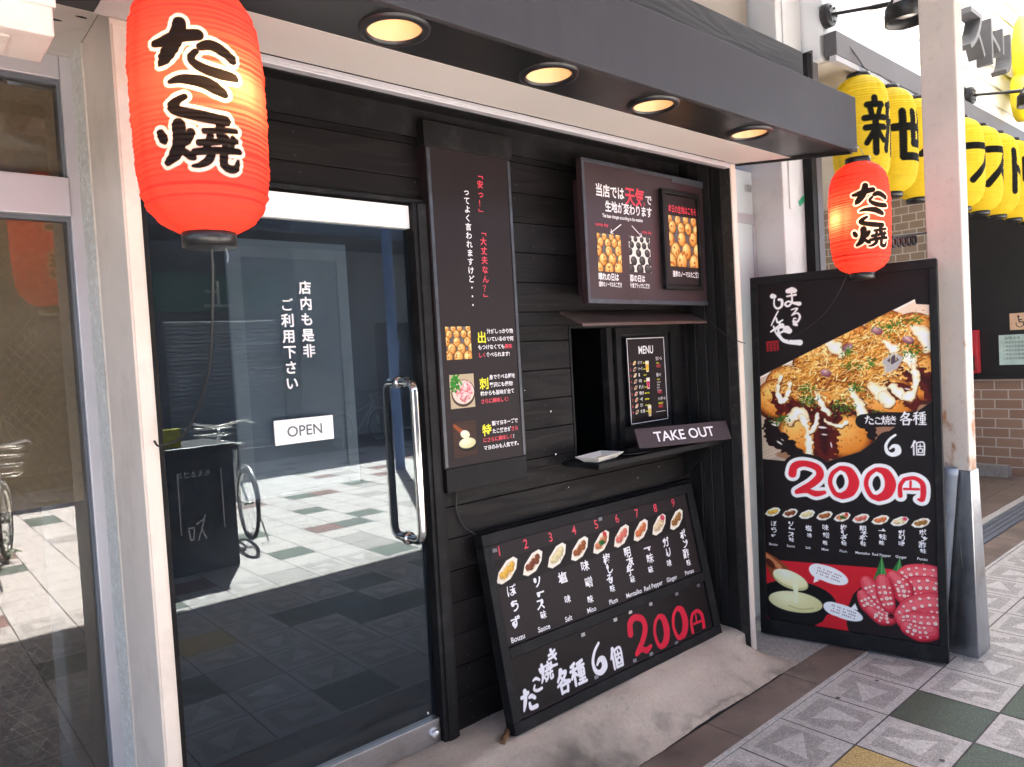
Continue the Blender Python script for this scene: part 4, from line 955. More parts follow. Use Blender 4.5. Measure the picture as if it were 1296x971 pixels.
for k in range(9): mini_boat(c, .018, .012 + k * .0285, .014, .009, -.5, k, k)
for k, (v, col) in enumerate(((.005, (236, 176, 40)), (.085, (206, 40, 92)), (.215, (222, 188, 90)))):
    c.poly([(.097, v), (.124, v), (.120, v + .052), (.102, v + .052)], (238, 232, 224)); c.poly([(.100, v + .016), (.1215, v + .016), (.118, v + .048), (.104, v + .048)], col)
c.build('menu_photo', FM, .033, .108, .0005, men)

# TAKE OUT sign
tk = thing('takeout_sign', 'long maroon TAKE OUT plank sign leaning on the counter shelf', 'sign', (2.8, 2.05, 1.046))
a, b, cc = Vector((2.525, 2.095, 1.148)), Vector((3.062, 1.975, 1.137)), Vector((2.515, 2.062, 1.066))
FT = Frame(a, b - a, cc - a); 
FT.V = (FT.V - FT.U * FT.V.dot(FT.U)).normalized(); FT.N = FT.V.cross(FT.U)
wT = (b - a).length
mb = MB(); mb.fbox(FT, 0, wT, 0, .093, -.014, 0); mb.build('plank', MAT['maroon'], tk, bevel=.002)
Letters(FT).line('TAKE OUT', wT * .5, .069, .066, 'c', bold=.014, sx=1.12).build(MAT['white'], tk)

# leaning price board
pb = thing('price_board', 'large black framed price board leaning against the plank wall on the concrete', 'sign', (2.3, 2.03, .12))
O = Vector((1.665, 2.150, .838)); FP = Frame(O, (1, 0, -.006), Vector((1.652, 2.010, .123)) - O)
FP.V = (FP.V - FP.U * FP.V.dot(FP.U)).normalized(); FP.N = FP.V.cross(FP.U)
WB, HB = 1.325, .727
mb = MB()
for a in ((0, WB, 0, .045), (0, WB, HB - .042, HB), (0, .038, .0452, HB - .0422), (WB - .05, WB, .0452, HB - .0422), (.0382, WB - .0502, .424, .464)): mb.fbox(FP, *a, -.035, .014)
mb.build('frame', MAT['black'], pb, bevel=.0025)
mb = MB(); mb.fbox(FP, .0384, WB - .0504, .0455, .4238, -.02, 0); mb.fbox(FP, .0384, WB - .0504, .4644, HB - .0425, -.02, 0); mb.build('sheet', MAT['poster'], pb)
NAMES = ['ぼうず', 'ソース味', '塩味', '味噌味', '梅しそ味', '明太子味', '一味味', 'ガリ味', 'ポン酢味']
ENG = ['Bouzu', 'Sauce', 'Salt', 'Miso', 'Plum', 'Mentaiko', 'Red Pepper', 'Ginger', 'Ponzu']
L, LR = Letters(FP, .0016), Letters(FP, .0016)
for k in range(9):
    u = .094 + .1358 * k
    LR.char(str(k + 1), u, .072, .052, bold=.008, rough=.03)
    t0, t1 = [(.228, .345), (.228, .355), (.243, .33), (.226, .362), (.226, .352), (.226, .345), (.236, .332), (.238, .333), (.228, .362)][k]
    n = len(NAMES[k]); st = (t1 - t0) / max(1, n - 1) if n > 1 else 0
    for i, ch in enumerate(NAMES[k]):
        last = ch == '味' and i == n - 1
        L.char(ch, u + .012 + .006 * math.sin(i * 2.1), t0 + i * st, (.047 if not last else .033), bold=.024, sx=1.08 if n < 4 else 1.0)
        z_ = (.047 if not last else .033); L.blob(u + .012 + .006 * math.sin(i * 2.1) + z_ * (-.24 if (i + k) % 3 else .2), t0 + i * st - z_ * (.16 if (i + k) % 2 else -.12), z_ * .17, z_ * .22, .5 * (k % 3 - 1))
    L.line(ENG[k], u + .004, .413, .028, 'c', bold=.016, rough=.03)
L.build(MAT['white'], pb); LR.build(MAT['red'], pb)
c = Canvas(1.19, .10, 620, 52, (27, 20, 21))
for k in range(9): mini_boat(c, .062 + .1332 * k, .05, .068, .037, -.47, k, 20 + k)
c.grain(2); c.build('boat_photos', FP, .042, .105, .0008, pb)
c = Canvas(1.225, .208, 720, 123, (27, 20, 21)); ox, oy = .042, .468
for ch, u, v, w_, h_ in (('ta', .100, .632, .068, .075), ('ko', .150, .590, .046, .05), ('yaku', .205, .562, .064, .066), ('ki', .252, .522, .052, .062), ('kaku', .283, .622, .066, .082), ('shu', .366, .616, .078, .082), ('ko2', .596, .626, .068, .078)):
    c.strokes(brush(ch, u - ox, v - oy, w_, h_, 1.45), (240, 236, 240))
c.strokes(num('6', .448 - ox, .541 - oy, .085, .112), (240, 236, 240))
c.strokes(num('2', .705 - ox, .503 - oy, .118, .152), (214, 34, 62)); c.strokes(num('0', .866 - ox, .530 - oy, .09, .135, .12), (214, 34, 62)); c.strokes(num('0', 1.0 - ox, .530 - oy, .095, .135, .12), (214, 34, 62)); c.strokes(num('yen', 1.125 - ox, .577 - oy, .10, .098, .12), (214, 34, 62))
c.build('price_numerals', FP, ox, oy, .0008, pb)
mb = MB(); rg = random.Random(6)
for u, v in ((.05, .06), (.645, .05), (.42, .478), (.62, .472), (.72, .466), (.86, .468), (.45, .655), (.69, .662), (.80, .668), (1.05, .47), (1.22, .472), (.98, .672)): mb.fbox(FP, u, u + .022, v, v + .014, .0016, .0022)
mb.build('tape_patches', MAT['tape'], pb)
b_ = MB(); b_.tube([(1.60, 2.0, .128), (1.665, 2.045, .132), (1.72, 2.08, .134)], [.011, .012, .011], 10)
tag(b_.build('bamboo_stick', MAT['bamboo']), 'short brown bamboo stick under the corner of the price board', 'stick')

# ================================================================== BIG FOOD PANEL
pn = thing('food_panel', 'tall black framed panel with big octopus ball photo standing beside the pillar', 'sign', (3.45, 1.63, 0))
bl, br_, tl = Vector((3.352, 2.03, .012)), Vector((3.548, 1.221, .012)), Vector((3.432, 2.03, 1.832))
FN = Frame(tl, br_ - bl, bl - tl); FN.V = (FN.V - FN.U * FN.V.dot(FN.U)).normalized(); FN.N = FN.V.cross(FN.U)
WP, HP = .833, 1.822
mb = MB()
for a in ((0, WP, 0, .042), (0, WP, HP - .075, HP), (0, .034, .0422, HP - .0752), (WP - .034, WP, .0422, HP - .0752)): mb.fbox(FN, *a, -.045, .012)
mb.build('frame', MAT['black'], pn, bevel=.003)
def food_panel():
    u0, v0 = .034, .042; w, h = WP - .068, HP - .117
    c = Canvas(w, h, 330, 735, (27, 20, 21)); q = lambda P: [(a - u0, b - v0) for a, b in P]; rg = np.random.default_rng(12)
    boat = q([(.0, .525), (.025, .512), (.343, .361), (.741, .176), (.746, .198), (.85, .214), (.85, .60), (.623, .776), (.492, .878), (.336, .934), (.171, .938), (.0, .927)])
    K = c.mask(boat); A = (slice(None), slice(None))
    tone = np.clip(1 - (c.Y - .1) * .35, .7, 1)[..., None] * np.array([238, 216, 192.]); c.put(A, K, tone)
    for i in range(60):   # grain of the wooden boat
        y = rg.uniform(.1, 1.1); c.strokes([([(0, y), (.4, y - .19), (.8, y - .38)], c.px * .35)], (222, 196, 168), clip=K)
    c.strokes([(q([(.74, .18), (.5, .30), (.34, .365), (.0, .53)]), .004)], (250, 236, 220), clip=K)
    c.ell(.62 - u0, .78 - v0, .32, .05, -.62, (150, 110, 84), clip=K); c.ell(.35 - u0, .905 - v0, .25, .035, .0, (150, 110, 84), clip=K)
    # balls
    for x, y, r in ((.30, .44, .10), (.47, .36, .10), (.62, .30, .09), (.73, .33, .10), (.16, .55, .10), (.765, .53, .115), (.62, .63, .118), (.115, .62, .105), (.40, .55, .13), (.43, .80, .118), (.235, .79, .118)):
        c.ell(x - u0, y - v0 + .012, r * 1.05, r, 0, (70, 30, 16), clip=K)
        c.ell(x - u0, y - v0, r, r * .95, 0, (204, 112, 34), (252, 200, 112), (112, 48, 14), clip=K)
        for k in range(60):
            a, d = rg.random() * 6.3, rg.random() ** .5 * r * .9; c.ell(x - u0 + d * math.cos(a), y - v0 + d * math.sin(a), rg.uniform(.002, .008), rg.uniform(.0015, .005), rg.random() * 3, tuple(np.array((196, 112, 42)) * rg.uniform(.75, 1.25)), clip=K)
    n1, n2, n3, n4 = c.noise(.045, 1), c.noise(.019, 2, .7), c.noise(.009, 3, .8), c.noise(.005, 4)
    # glossy sauce
    for P, r in (([(.30, .69), (.335, .77), (.335, .875)], [.05, .066, .056]), ([(.40, .66), (.38, .74)], [.04, .03]), ([(.15, .63), (.2, .69), (.28, .69)], [.03, .05, .04]), ([(.58, .58), (.67, .60), (.73, .66)], [.03, .045, .022]), ([(.69, .5), (.78, .555), (.795, .62)], [.03, .045, .03]), ([(.46, .67), (.53, .70), (.56, .69)], [.03, .035, .02]), ([(.10, .60), (.13, .68)], [.02, .03])):
        c.brushed([(q(P), r)], n2, .030, (72, 22, 12), (92, 24, 18), (58, 12, 12), K)
    for P, r in (([(.07, .75), (.10, .82), (.18, .875), (.22, .90)], [.025, .05, .035, .02]), ([(.50, .69), (.54, .76), (.55, .82)], [.03, .03, .015])): c.brushed([(q(P), r)], n2, .022, (46, 20, 18), (24, 12, 14), (30, 18, 20), K)
    for x, y, a_, l in ((.325, .765, .1, .022), (.335, .80, .1, .014), (.10, .755, .3, .018), (.12, .845, .6, .016), (.135, .83, .6, .008), (.70, .585, .3, .012), (.30, .735, .4, .010), (.52, .715, .9, .012), (.365, .85, 1.4, .014)): c.ell(x - u0, y - v0, l, l * .24, a_, (238, 226, 222), clip=K)
    # drift of shaved bonito: relief from noise, ragged rim so that the balls show through
    D = c.sd(q([(.10, .555), (.15, .49), (.25, .425), (.35, .365), (.45, .325), (.55, .285), (.62, .255), (.72, .25), (.81, .29), (.81, .40), (.73, .47), (.64, .52), (.575, .60), (.50, .665), (.42, .655), (.36, .61), (.28, .65), (.22, .62), (.15, .60)]))
    rel = n2 * .55 + n3 * .45; gy, gx = np.gradient(rel); sh = np.clip(.5 - (gx * .6 + gy) * 3.2, 0, 1); tone = np.clip(.25 + .5 * (n1 - .5) + .62 * (sh - .5) + .35 * (n4 - .5) + .30 * (rel - .4) + .22, 0, 1)
    ramp_ = np.array([(84, 40, 16), (150, 82, 30), (204, 136, 54), (232, 182, 96), (250, 226, 168)], float); f = tone * 3.999; i0 = f.astype(int); t_ = (f - i0)[..., None]
    pile = ramp_[i0] * (1 - t_) + ramp_[np.minimum(i0 + 1, 4)] * t_
    c.put(A, np.clip(.5 + (D + (n2 - .5) * .09 + (n3 - .5) * .05) / c.px, 0, 1) * K, pile)
    pts = np.argwhere((D > -.01) & (K > .5))
    for i in range(330):
        j = pts[rg.integers(len(pts))]; x, y = c.X[0, j[1]], c.Y[j[0], 0]; L_ = rg.uniform(.006, .026); a_ = rg.normal(-.3, 1.0); b_ = a_ + rg.normal(0, 1.0); k = rg.random()
        col = np.array((150, 84, 30)) if k < .3 else np.array((222, 168, 80)) if k < .6 else np.array((250, 224, 160))
        c.strokes([([(x, y), (x + L_ * math.cos(a_), y + L_ * math.sin(a_)), (x + L_ * math.cos(a_) + L_ * math.cos(b_), y + L_ * math.sin(a_) + L_ * math.sin(b_))], [.0008, rg.uniform(.0012, .0042), .0008])], tuple(np.clip(col * rg.uniform(.85, 1.1), 0, 255)), clip=K)
    # mayonnaise
    for P, r in (([(.140, .512), (.122, .56), (.121, .60), (.134, .634), (.160, .622), (.175, .575), (.183, .534)], [.007, .010, .012, .013, .012, .010, .006]), ([(.175, .73), (.215, .695), (.25, .72)], [.024, .034, .020]), ([(.235, .72), (.26, .79), (.262, .84), (.258, .915)], [.020, .014, .018, .022]), ([(.27, .79), (.29, .76), (.309, .70)], [.010, .011, .010]), ([(.457, .58), (.48, .63), (.505, .69), (.512, .735)], [.012, .016, .026, .016]),
                 ([(.555, .565), (.585, .60)], [.020, .034]), ([(.60, .615), (.62, .64)], [.022, .030]), ([(.64, .57), (.665, .60), (.682, .625)], [.014, .020, .016]), ([(.712, .44), (.725, .475)], [.030, .022]), ([(.728, .48), (.735, .54), (.728, .59), (.70, .625)], [.013, .012, .014, .022]), ([(.74, .305), (.775, .345), (.79, .40)], [.018, .034, .024]), ([(.37, .355), (.40, .378), (.42, .41)], [.026, .032, .018]), ([(.34, .735), (.39, .755), (.44, .742)], [.008, .012, .008]), ([(.62, .365), (.65, .40)], [.014, .020]), ([(.30, .60), (.33, .66), (.36, .70)], [.010, .014, .012])):
        c.brushed([(q([(x + .003, y + .007) for x, y in P]), r)], n2, .016, (120, 70, 40), (120, 70, 40), (120, 70, 40), K)
        c.brushed([(q(P), r)], n2, .016, (214, 184, 138), (246, 232, 198), (255, 250, 236), K)
    # purple petals of octopus and green laver
    for x, y in ((.45, .38), (.71, .36), (.66, .45), (.58, .31), (.35, .50)): c.ell(x - u0, y - v0, .026, .018, rg.random() * 3, (116, 52, 66), (206, 170, 178), clip=K)
    c.poly(q([(.60, .45), (.65, .41), (.69, .44), (.66, .49), (.61, .51)]), (178, 172, 172)); c.poly(q([(.62, .45), (.65, .425), (.67, .45), (.64, .47)]), (84, 72, 84))
    for x, y, s_, n in ((.26, .57, .022, 60), (.27, .635, .026, 70), (.132, .734, .03, 60), (.418, .669, .034, 80), (.481, .573, .022, 60), (.635, .29, .04, 90), (.714, .419, .03, 60), (.552, .458, .016, 30), (.45, .40, .02, 40), (.74, .27, .02, 30), (.57, .70, .02, 30), (.47, .47, .025, 40)):
        for i in range(n):
            px_, py_ = x - u0 + rg.normal(0, s_ * .8), y - v0 + rg.normal(0, s_ * .6); a = rg.random() * 6.3; l = rg.uniform(.003, .012); k = rg.uniform(.6, 1.35)
            c.strokes([([(px_, py_), (px_ + l * math.cos(a), py_ + l * math.sin(a))], rg.uniform(.0011, .0026))], tuple(np.clip(np.array((56, 104, 34)) * k, 0, 255)), clip=K)
    for i in range(40):
        j = pts[rg.integers(len(pts))]; x, y = c.X[0, j[1]], c.Y[j[0], 0]; L_ = rg.uniform(.02, .05); a = rg.normal(-.4, .8)
        c.strokes([([(x, y), (x + L_ * math.cos(a), y + L_ * math.sin(a)), (x + L_ * 1.5 * math.cos(a + .6), y + L_ * 1.5 * math.sin(a + .6))], .0012)], (250, 226, 160), clip=K)
    # red table, bowl, spoon
    red = q([(.0, 1.40), (.078, 1.443), (.576, 1.425), (.84, 1.42), (.84, 1.50), (.50, 1.50), (.442, 1.567), (.41, 1.653), (.42, 1.746), (.43, 1.80), (.0, 1.80)])
    c.poly(red, (196, 32, 46))
    c.ell(.66 - u0, 1.70 - v0, .25, .20, 0, (34, 26, 28))
    c.ell(.18 - u0, 1.625 - v0, .186, .09, 0, (26, 22, 24), (58, 52, 54)); c.poly(q([(.0, 1.64), (.36, 1.61), (.30, 1.72), (.235, 1.765), (.09, 1.775), (.0, 1.72)]), (22, 19, 21))
    c.ell(.18 - u0, 1.617 - v0, .175, .078, 0, (16, 14, 15)); c.ell(.172 - u0, 1.642 - v0, .130, .052, .0, (206, 200, 140), (240, 236, 190)); c.strokes([(q([(.14, 1.665), (.2, 1.675), (.26, 1.66)]), .003)], (188, 182, 124))
    c.strokes([(q([(.0, 1.412), (.06, 1.455), (.10, 1.50)]), [.02, .034, .05])], (134, 66, 36)); c.strokes([(q([(.0, 1.402), (.05, 1.435), (.10, 1.475)]), [.012, .012, .012])], (196, 122, 78)); c.ell(.055 - u0, 1.462 - v0, .03, .016, .8, (76, 34, 22))
    c.ell(.152 - u0, 1.535 - v0, .088, .044, .28, (196, 190, 132)); c.ell(.150 - u0, 1.527 - v0, .084, .038, .28, (224, 218, 166), (250, 247, 214)); c.strokes([(q([(.175, 1.56), (.178, 1.60), (.176, 1.635)]), [.016, .009, .013])], (240, 236, 192))
    # speech bubbles
    for x, y, a, rx, ry, tip in ((.337, 1.485, .28, .088, .040, [(.27, 1.50), (.29, 1.52), (.262, 1.535)]), (.398, 1.658, .22, .086, .034, [(.43, 1.635), (.462, 1.64), (.45, 1.608)])):
        c.ell(x - u0, y - v0, rx, ry, a, (244, 240, 242)); c.poly(q(tip), (244, 240, 242)); c.ell(x - u0 - .04, y - v0 - .008, rx * .62, ry * .95, a, (244, 240, 242))
        for k in (-1, 0, 1):
            for i in range(13):
                s_ = -.055 + i * .0088; px_ = x - u0 + s_ * math.cos(a) - k * .014 * math.sin(a); py_ = y - v0 + s_ * math.sin(a) + k * .014 * math.cos(a)
                if rg.random() < .85: c.ell(px_, py_, .0026, .0034, a, (116, 96, 100))
    # leaves
    for P in ([(.572, 1.37), (.535, 1.481), (.565, 1.492), (.593, 1.472)], [(.648, 1.369), (.594, 1.471), (.625, 1.505), (.657, 1.426)], [(.745, 1.382), (.684, 1.422), (.70, 1.445), (.735, 1.43)]):
        c.poly(q(P), (62, 132, 70)); m_ = np.mean(P[1:], axis=0); c.strokes([(q([P[0], tuple(m_)]), .0022)], (120, 186, 110)); c.poly(q([P[0], P[1], tuple(m_)]), (44, 108, 56))
    # boiled octopus: arms in dark and light layers with rows of suckers
    arms = [([(.83, 1.45), (.76, 1.435), (.69, 1.44), (.645, 1.475)], [.05, .05, .046, .03]), ([(.84, 1.51), (.77, 1.49), (.70, 1.50), (.65, 1.54)], [.055, .054, .048, .03]), ([(.62, 1.46), (.655, 1.50), (.66, 1.55)], [.03, .04, .03]),
            ([(.505, 1.50), (.52, 1.53), (.545, 1.59), (.585, 1.64)], [.030, .040, .038, .024]), ([(.485, 1.565), (.505, 1.60), (.55, 1.635), (.60, 1.65)], [.026, .036, .036, .022]), ([(.575, 1.485), (.58, 1.54), (.595, 1.60)], [.032, .038, .026]), ([(.52, 1.635), (.56, 1.66), (.60, 1.66)], [.022, .028, .02]),
            ([(.84, 1.57), (.78, 1.565), (.70, 1.59), (.645, 1.64)], [.05, .056, .052, .03]), ([(.83, 1.64), (.77, 1.655), (.70, 1.655), (.65, 1.66)], [.036, .052, .048, .026]), ([(.77, 1.69), (.72, 1.70), (.67, 1.685)], [.03, .038, .03])]
    for n_, (P, r) in enumerate(arms):
        c.strokes([(q([(a + .003, b + .006) for a, b in P]), [k * 1.06 for k in r])], (150, 28, 44)); c.strokes([(q(P), r)], (200, 50, 66)); c.strokes([(q([(a - .003, b - .006) for a, b in P]), [k * .78 for k in r])], (214, 74, 86)); c.strokes([(q([(a - .005, b - .012) for a, b in P]), [k * .40 for k in r])], (224, 100, 108))
        pp, rr = smooth(P, r); acc = 0.0
        for i in range(1, len(pp)):
            acc += np.linalg.norm(pp[i] - pp[i - 1])
            if acc < .0185: continue
            acc = 0.0; d = pp[i] - pp[i - 1]; d = d / (np.linalg.norm(d) + 1e-9)
            for row in (-.6, -.02, .56):
                p = pp[i] + np.array((-d[1], d[0])) * rr[i] * (row + rg.normal(0, .03)) + rg.normal(0, .001, 2); s_ = rg.uniform(.0058, .0086) * (1 - .35 * abs(row))
                c.ell(p[0] - u0, p[1] - v0 + .0015, s_ * 1.3, s_ * 1.25, 0, (168, 34, 50)); c.ell(p[0] - u0, p[1] - v0, s_ * 1.08, s_, 0, (252, 222, 210)); c.ell(p[0] - u0, p[1] - v0, s_ * .4, s_ * .38, 0, (230, 140, 136))
    c.ell(.604 - u0, 1.645 - v0, .014, .012, 0, (92, 20, 26)); c.ell(.607 - u0, 1.642 - v0, .006, .005, 0, (30, 10, 12))
    # row of small boats, big price
    for k, x in enumerate((.076, .161, .242, .324, .404, .487, .571, .652, .738)): mini_boat(c, x - u0, 1.199 - v0, .041, .024, -.30, k, 40 + k)
    blob = [(q([(.51, .735), (.6, .725), (.68, .725), (.79, .715)]), .034), (q([(.62, .84), (.70, .86), (.78, .865)]), [.06, .05, .045])]
    c.strokes(blob, (27, 20, 21))
    price = num('2', .175 - u0, .945 - v0, .155, .150) + num('0', .350 - u0, .957 - v0, .115, .142) + num('0', .510 - u0, .957 - v0, .112, .142) + num('yen', .655 - u0, .988 - v0, .105, .098, .06)
    c.strokes(price, (27, 20, 21), .034); c.strokes(price, (246, 240, 240), .017); c.strokes(price, (214, 40, 56))
    c.strokes(num('6', .596 - u0, .797 - v0, .068, .092), (244, 240, 240))
    for ch, x, y, w_, h_ in (('ta', .537, .729, .036, .040), ('ko', .573, .731, .028, .032), ('yaku', .606, .729, .036, .040), ('ki', .638, .728, .030, .036), ('kaku', .690, .721, .046, .056), ('shu', .745, .719, .050, .056), ('ko2', .735, .856, .054, .062),
                             ('ma', .200, .118, .080, .100), ('ru', .212, .208, .064, .074), ('ji', .182, .292, .115, .105), ('mo', .128, .132, .066, .078), ('n', .126, .216, .062, .070), ('ya', .134, .285, .080, .075)):
        c.strokes(brush(ch, x - u0, y - v0, w_, h_, 1.0), (240, 234, 240))
    # red seal
    c.poly(q([(.07, .33), (.13, .328), (.131, .380), (.071, .382)]), (150, 30, 40))
    for k in range(3):
        for i in range(3): c.strokes([(q([(.078 + i * .018, .338 + k * .016), (.088 + i * .018, .342 + k * .016)]), .0022)], (40, 26, 28)); c.ell(.084 + i * .018 - u0, .348 + k * .016 - v0, .004, .003, 0, (40, 26, 28))
    c.rgb = np.where(c.rgb > 60, np.minimum(255, c.rgb * 1.10), c.rgb); c.grain(2.2)
    c.build('printed_sheet', FN, u0, v0, .0, pn)
food_panel()
L = Letters(FN, .0016)
for k, x in enumerate((.074, .160, .243, .322, .405, .490, .572, .654, .740)):
    n = len(NAMES[k]); t0 = (1.256, 1.250, 1.265, 1.254, 1.248, 1.245, 1.248, 1.25, 1.240)[k]; t1 = (1.322, 1.330, 1.30, 1.330, 1.324, 1.318, 1.305, 1.30, 1.325)[k]
    for i, ch in enumerate(NAMES[k]): L.char(ch, x + .005 + .004 * math.sin(i * 2.1), t0 + (t1 - t0) * i / max(1, n - 1), .031 if i < n - 1 else .024, bold=.022); L.blob(x + .005 + (-.008 if (i + k) % 3 else .006), t0 + (t1 - t0) * i / max(1, n - 1) - .004, .0052, .0066, .5 * (k % 3 - 1))
    L.line(ENG[k], x, 1.368, .017, 'c', bold=.012)
L.build(MAT['white'], pn)

# ================================================================== LANTERNS
PROF = [(0, .40), (.012, .50), (.045, .70), (.09, .845), (.15, .93), (.25, .978), (.5, 1.0), (.7, .985), (.82, .945), (.895, .86), (.95, .71), (.985, .53), (1, .42)]
def lantern_body(name, Rr, H, ribs, canvas, parent):
    c = canvas; ny, nx = c.rgb.shape[:2]
    t = 1 - c.Y[:, 0] / H; rad = np.interp(t, [p[0] for p in PROF], [p[1] for p in PROF]) * Rr
    k = np.array([1, 2, 3, 2, 1]) / 9.0
    rad = np.convolve(np.pad(rad, 2, 'edge'), k, 'valid')
    rg = np.random.default_rng(5); jit = np.interp(t, np.linspace(0, 1, 90), rg.normal(0, .0011, 90))
    rad = rad + Rr * .011 * (np.abs(np.sin(np.pi * ribs * t)) - .6) + jit
    phi = (c.X[0] - c.w / 2) / Rr
    rr = rad[:, None] * (1 + .009 * np.sin(3 * phi + 1)[None, :] + .006 * np.sin(8 * phi[None, :] + 7 * t[:, None]) + .004 * np.sin(19 * phi[None, :] - 13 * t[:, None]))
    P = np.stack([rr * np.sin(phi)[None, :], -rr * np.cos(phi)[None, :], np.broadcast_to((t * H)[:, None], rr.shape)], -1)
    return gridmesh(name, P[:, :-1], c.lin(.9)[:, :-1], MAT['lanternpaper'], parent, wrap=True, smooth_=True)
def lantern_caps(Rr, H, t, hook=.05):
    r = Rr * .41
    MB().lathe([(0, -.028), (r * .8, -.028), (r, -.026), (r, .004), (r * .9, .006)], n=32).build('bottom_cap', MAT['cap'], t)
    MB().lathe([(r * .9, H - .006), (r, H - .004), (r, H + .024), (r * .8, H + .026), (0, H + .026)], n=32).build('top_cap', MAT['cap'], t)
    MB().tube([(-r * .6, 0, H + .025), (-r * .3, 0, H + .025 + hook * .7), (0, 0, H + .025 + hook), (r * .3, 0, H + .025 + hook * .7), (r * .6, 0, H + .025)], .0016, 6).build('wire_handle', MAT['wire'], t)
RL, HL = .126, .482
def red_canvas():
    w = 2 * math.pi * RL; c = Canvas(w, HL, 520, 300, (240, 80, 68))
    Z = lambda P: [(w / 2 + RL * math.asin(max(-.98, min(.98, (x - (751 + y * .06)) / 262))), HL * (.916 * y + 107 + 42) / 932) for x, y in P]
    k = RL / 262
    st = lambda P, r: (Z(P), [q * k * 1.16 for q in r])
    S = [st([(612, 166), (650, 162), (700, 146), (768, 134)], [12, 20, 22, 20]), st([(702, 92), (698, 130), (676, 185), (650, 225), (632, 248)], [22, 26, 26, 22, 8]),
         st([(778, 180), (812, 170), (852, 182), (890, 208)], [14, 20, 20, 17]), st([(762, 200), (744, 222), (756, 244), (800, 266), (856, 276), (902, 278)], [10, 12, 15, 19, 20, 15]),
         st([(666, 316), (710, 308), (780, 314), (830, 332), (862, 352)], [7, 15, 22, 23, 14]), st([(722, 374), (690, 394), (676, 414), (710, 432), (780, 446), (868, 454)], [10, 16, 18, 18, 20, 18]),
         st([(632, 508), (640, 526), (646, 538)], [16, 18, 10]), st([(698, 482), (700, 540), (684, 590), (652, 620)], [24, 24, 22, 10]), st([(742, 510), (730, 540), (712, 556)], [15, 13, 6]), st([(712, 578), (738, 598), (752, 606)], [12, 14, 10]),
         st([(790, 502), (850, 494), (905, 488)], [10, 11, 9]), st([(848, 474), (848, 516)], [16, 14]), st([(772, 548), (830, 540), (908, 528)], [12, 12, 9]), st([(812, 518), (800, 560), (788, 584)], [12, 12, 8]), st([(868, 520), (868, 570)], [13, 13]), st([(896, 516), (890, 566)], [10, 10]),
         st([(756, 584), (830, 574), (916, 566)], [12, 13, 12]), st([(816, 586), (806, 612), (776, 632), (748, 636)], [14, 14, 10, 6]), st([(862, 584), (862, 624), (884, 638), (908, 634), (914, 604)], [15, 15, 14, 13, 6])]
    for dx in (-w / 2, 0, w / 2):      # the same writing front and back
        T_ = [([(x + dx, y) for x, y in P], r) for P, r in S]; c.strokes(T_, (250, 244, 240), 14 * k); c.strokes(T_, (24, 20, 20))
    x = c.X[0]; seam = 1 - .10 * np.exp(-((x - w * .34) / .012) ** 2) - .07 * np.exp(-((x - w * .72) / .03) ** 2)
    c.rgb *= seam[None, :, None]; return c
red1 = thing('paper_lantern', 'large red paper lantern with black characters hanging over the glass door', 'lantern', group='red paper lanterns')
lantern_body('paper_body', RL, HL, 50, red_canvas(), red1); lantern_caps(RL, HL, red1, .055)
red2 = copy_tree(red1)
red2['label'] = 'smaller looking red paper lantern at the far corner of the canopy'
red1.location = (.526, 1.50, 1.778); red1.rotation_euler = (0, 0, R(-19.3))
red2.location = (3.345, 1.43, 1.782); red2.rotation_euler = (0, 0, R(-43))
def lamp_in(t, off, P):
    l = bpy.data.lights.new('lantern_bulb', 'POINT'); l.energy = P; l.color = (1, .66, .28); l.shadow_soft_size = .03
    o = bpy.data.objects.new('lantern_bulb', l); COL.objects.link(o); o.parent = t; o.location = off
lamp_in(red1, (.052, -.072, .262), .36); lamp_in(red2, (-.088, -.02, .24), .36)
# cords
def cord(name, label, pts, r, m='rubber', cat='cable'):
    P, _ = smooth(pts, r); return tag(MB().tube([tuple(p) for p in P], r, 6).build(name, MAT[m]), label, cat)
attach(MB().tube([tuple(p) for p in smooth([(.53, 1.502, 1.75), (.535, 1.53, 1.66), (.545, 1.62, 1.50), (.535, 1.76, 1.37), (.505, 1.86, 1.335), (.500, 1.895, 1.345)], .0028)[0]], .0028, 6).build('cord', MAT['rubber']), red1)
attach(MB().tube([(.553, 1.49, 1.752), (.556, 1.488, 1.735), (.554, 1.488, 1.722)], .0018, 6).build('tail_wire', MAT['wire']), red1)
cord('wall_cable', 'black cable running from the banner down to the price board', [(1.605, 2.19, 1.02), (1.60, 2.192, .95), (1.625, 2.19, .88), (1.66, 2.165, .842)], .003)
cord('corner_cable', 'thin black cable sagging from the window visor to the cream post', [(3.06, 2.06, 1.64), (3.062, 2.02, 1.60), (3.07, 1.96, 1.545), (3.082, 1.897, 1.51), (3.128, 1.894, 1.50)], .0022)
cord('panel_wire', 'thin wire from the corner lantern down to the food panel', [(3.24, 1.43, 1.93), (3.262, 1.45, 1.80), (3.30, 1.58, 1.62), (3.36, 1.80, 1.50)], .0014)
mb = MB(); mb.tube([(3.345, 1.47, 2.342), (3.345, 1.44, 2.332), (3.345, 1.425, 2.338), (3.345, 1.432, 2.35)], .0025, 6); mb.build('lantern_hook', MAT['wire'], shop)

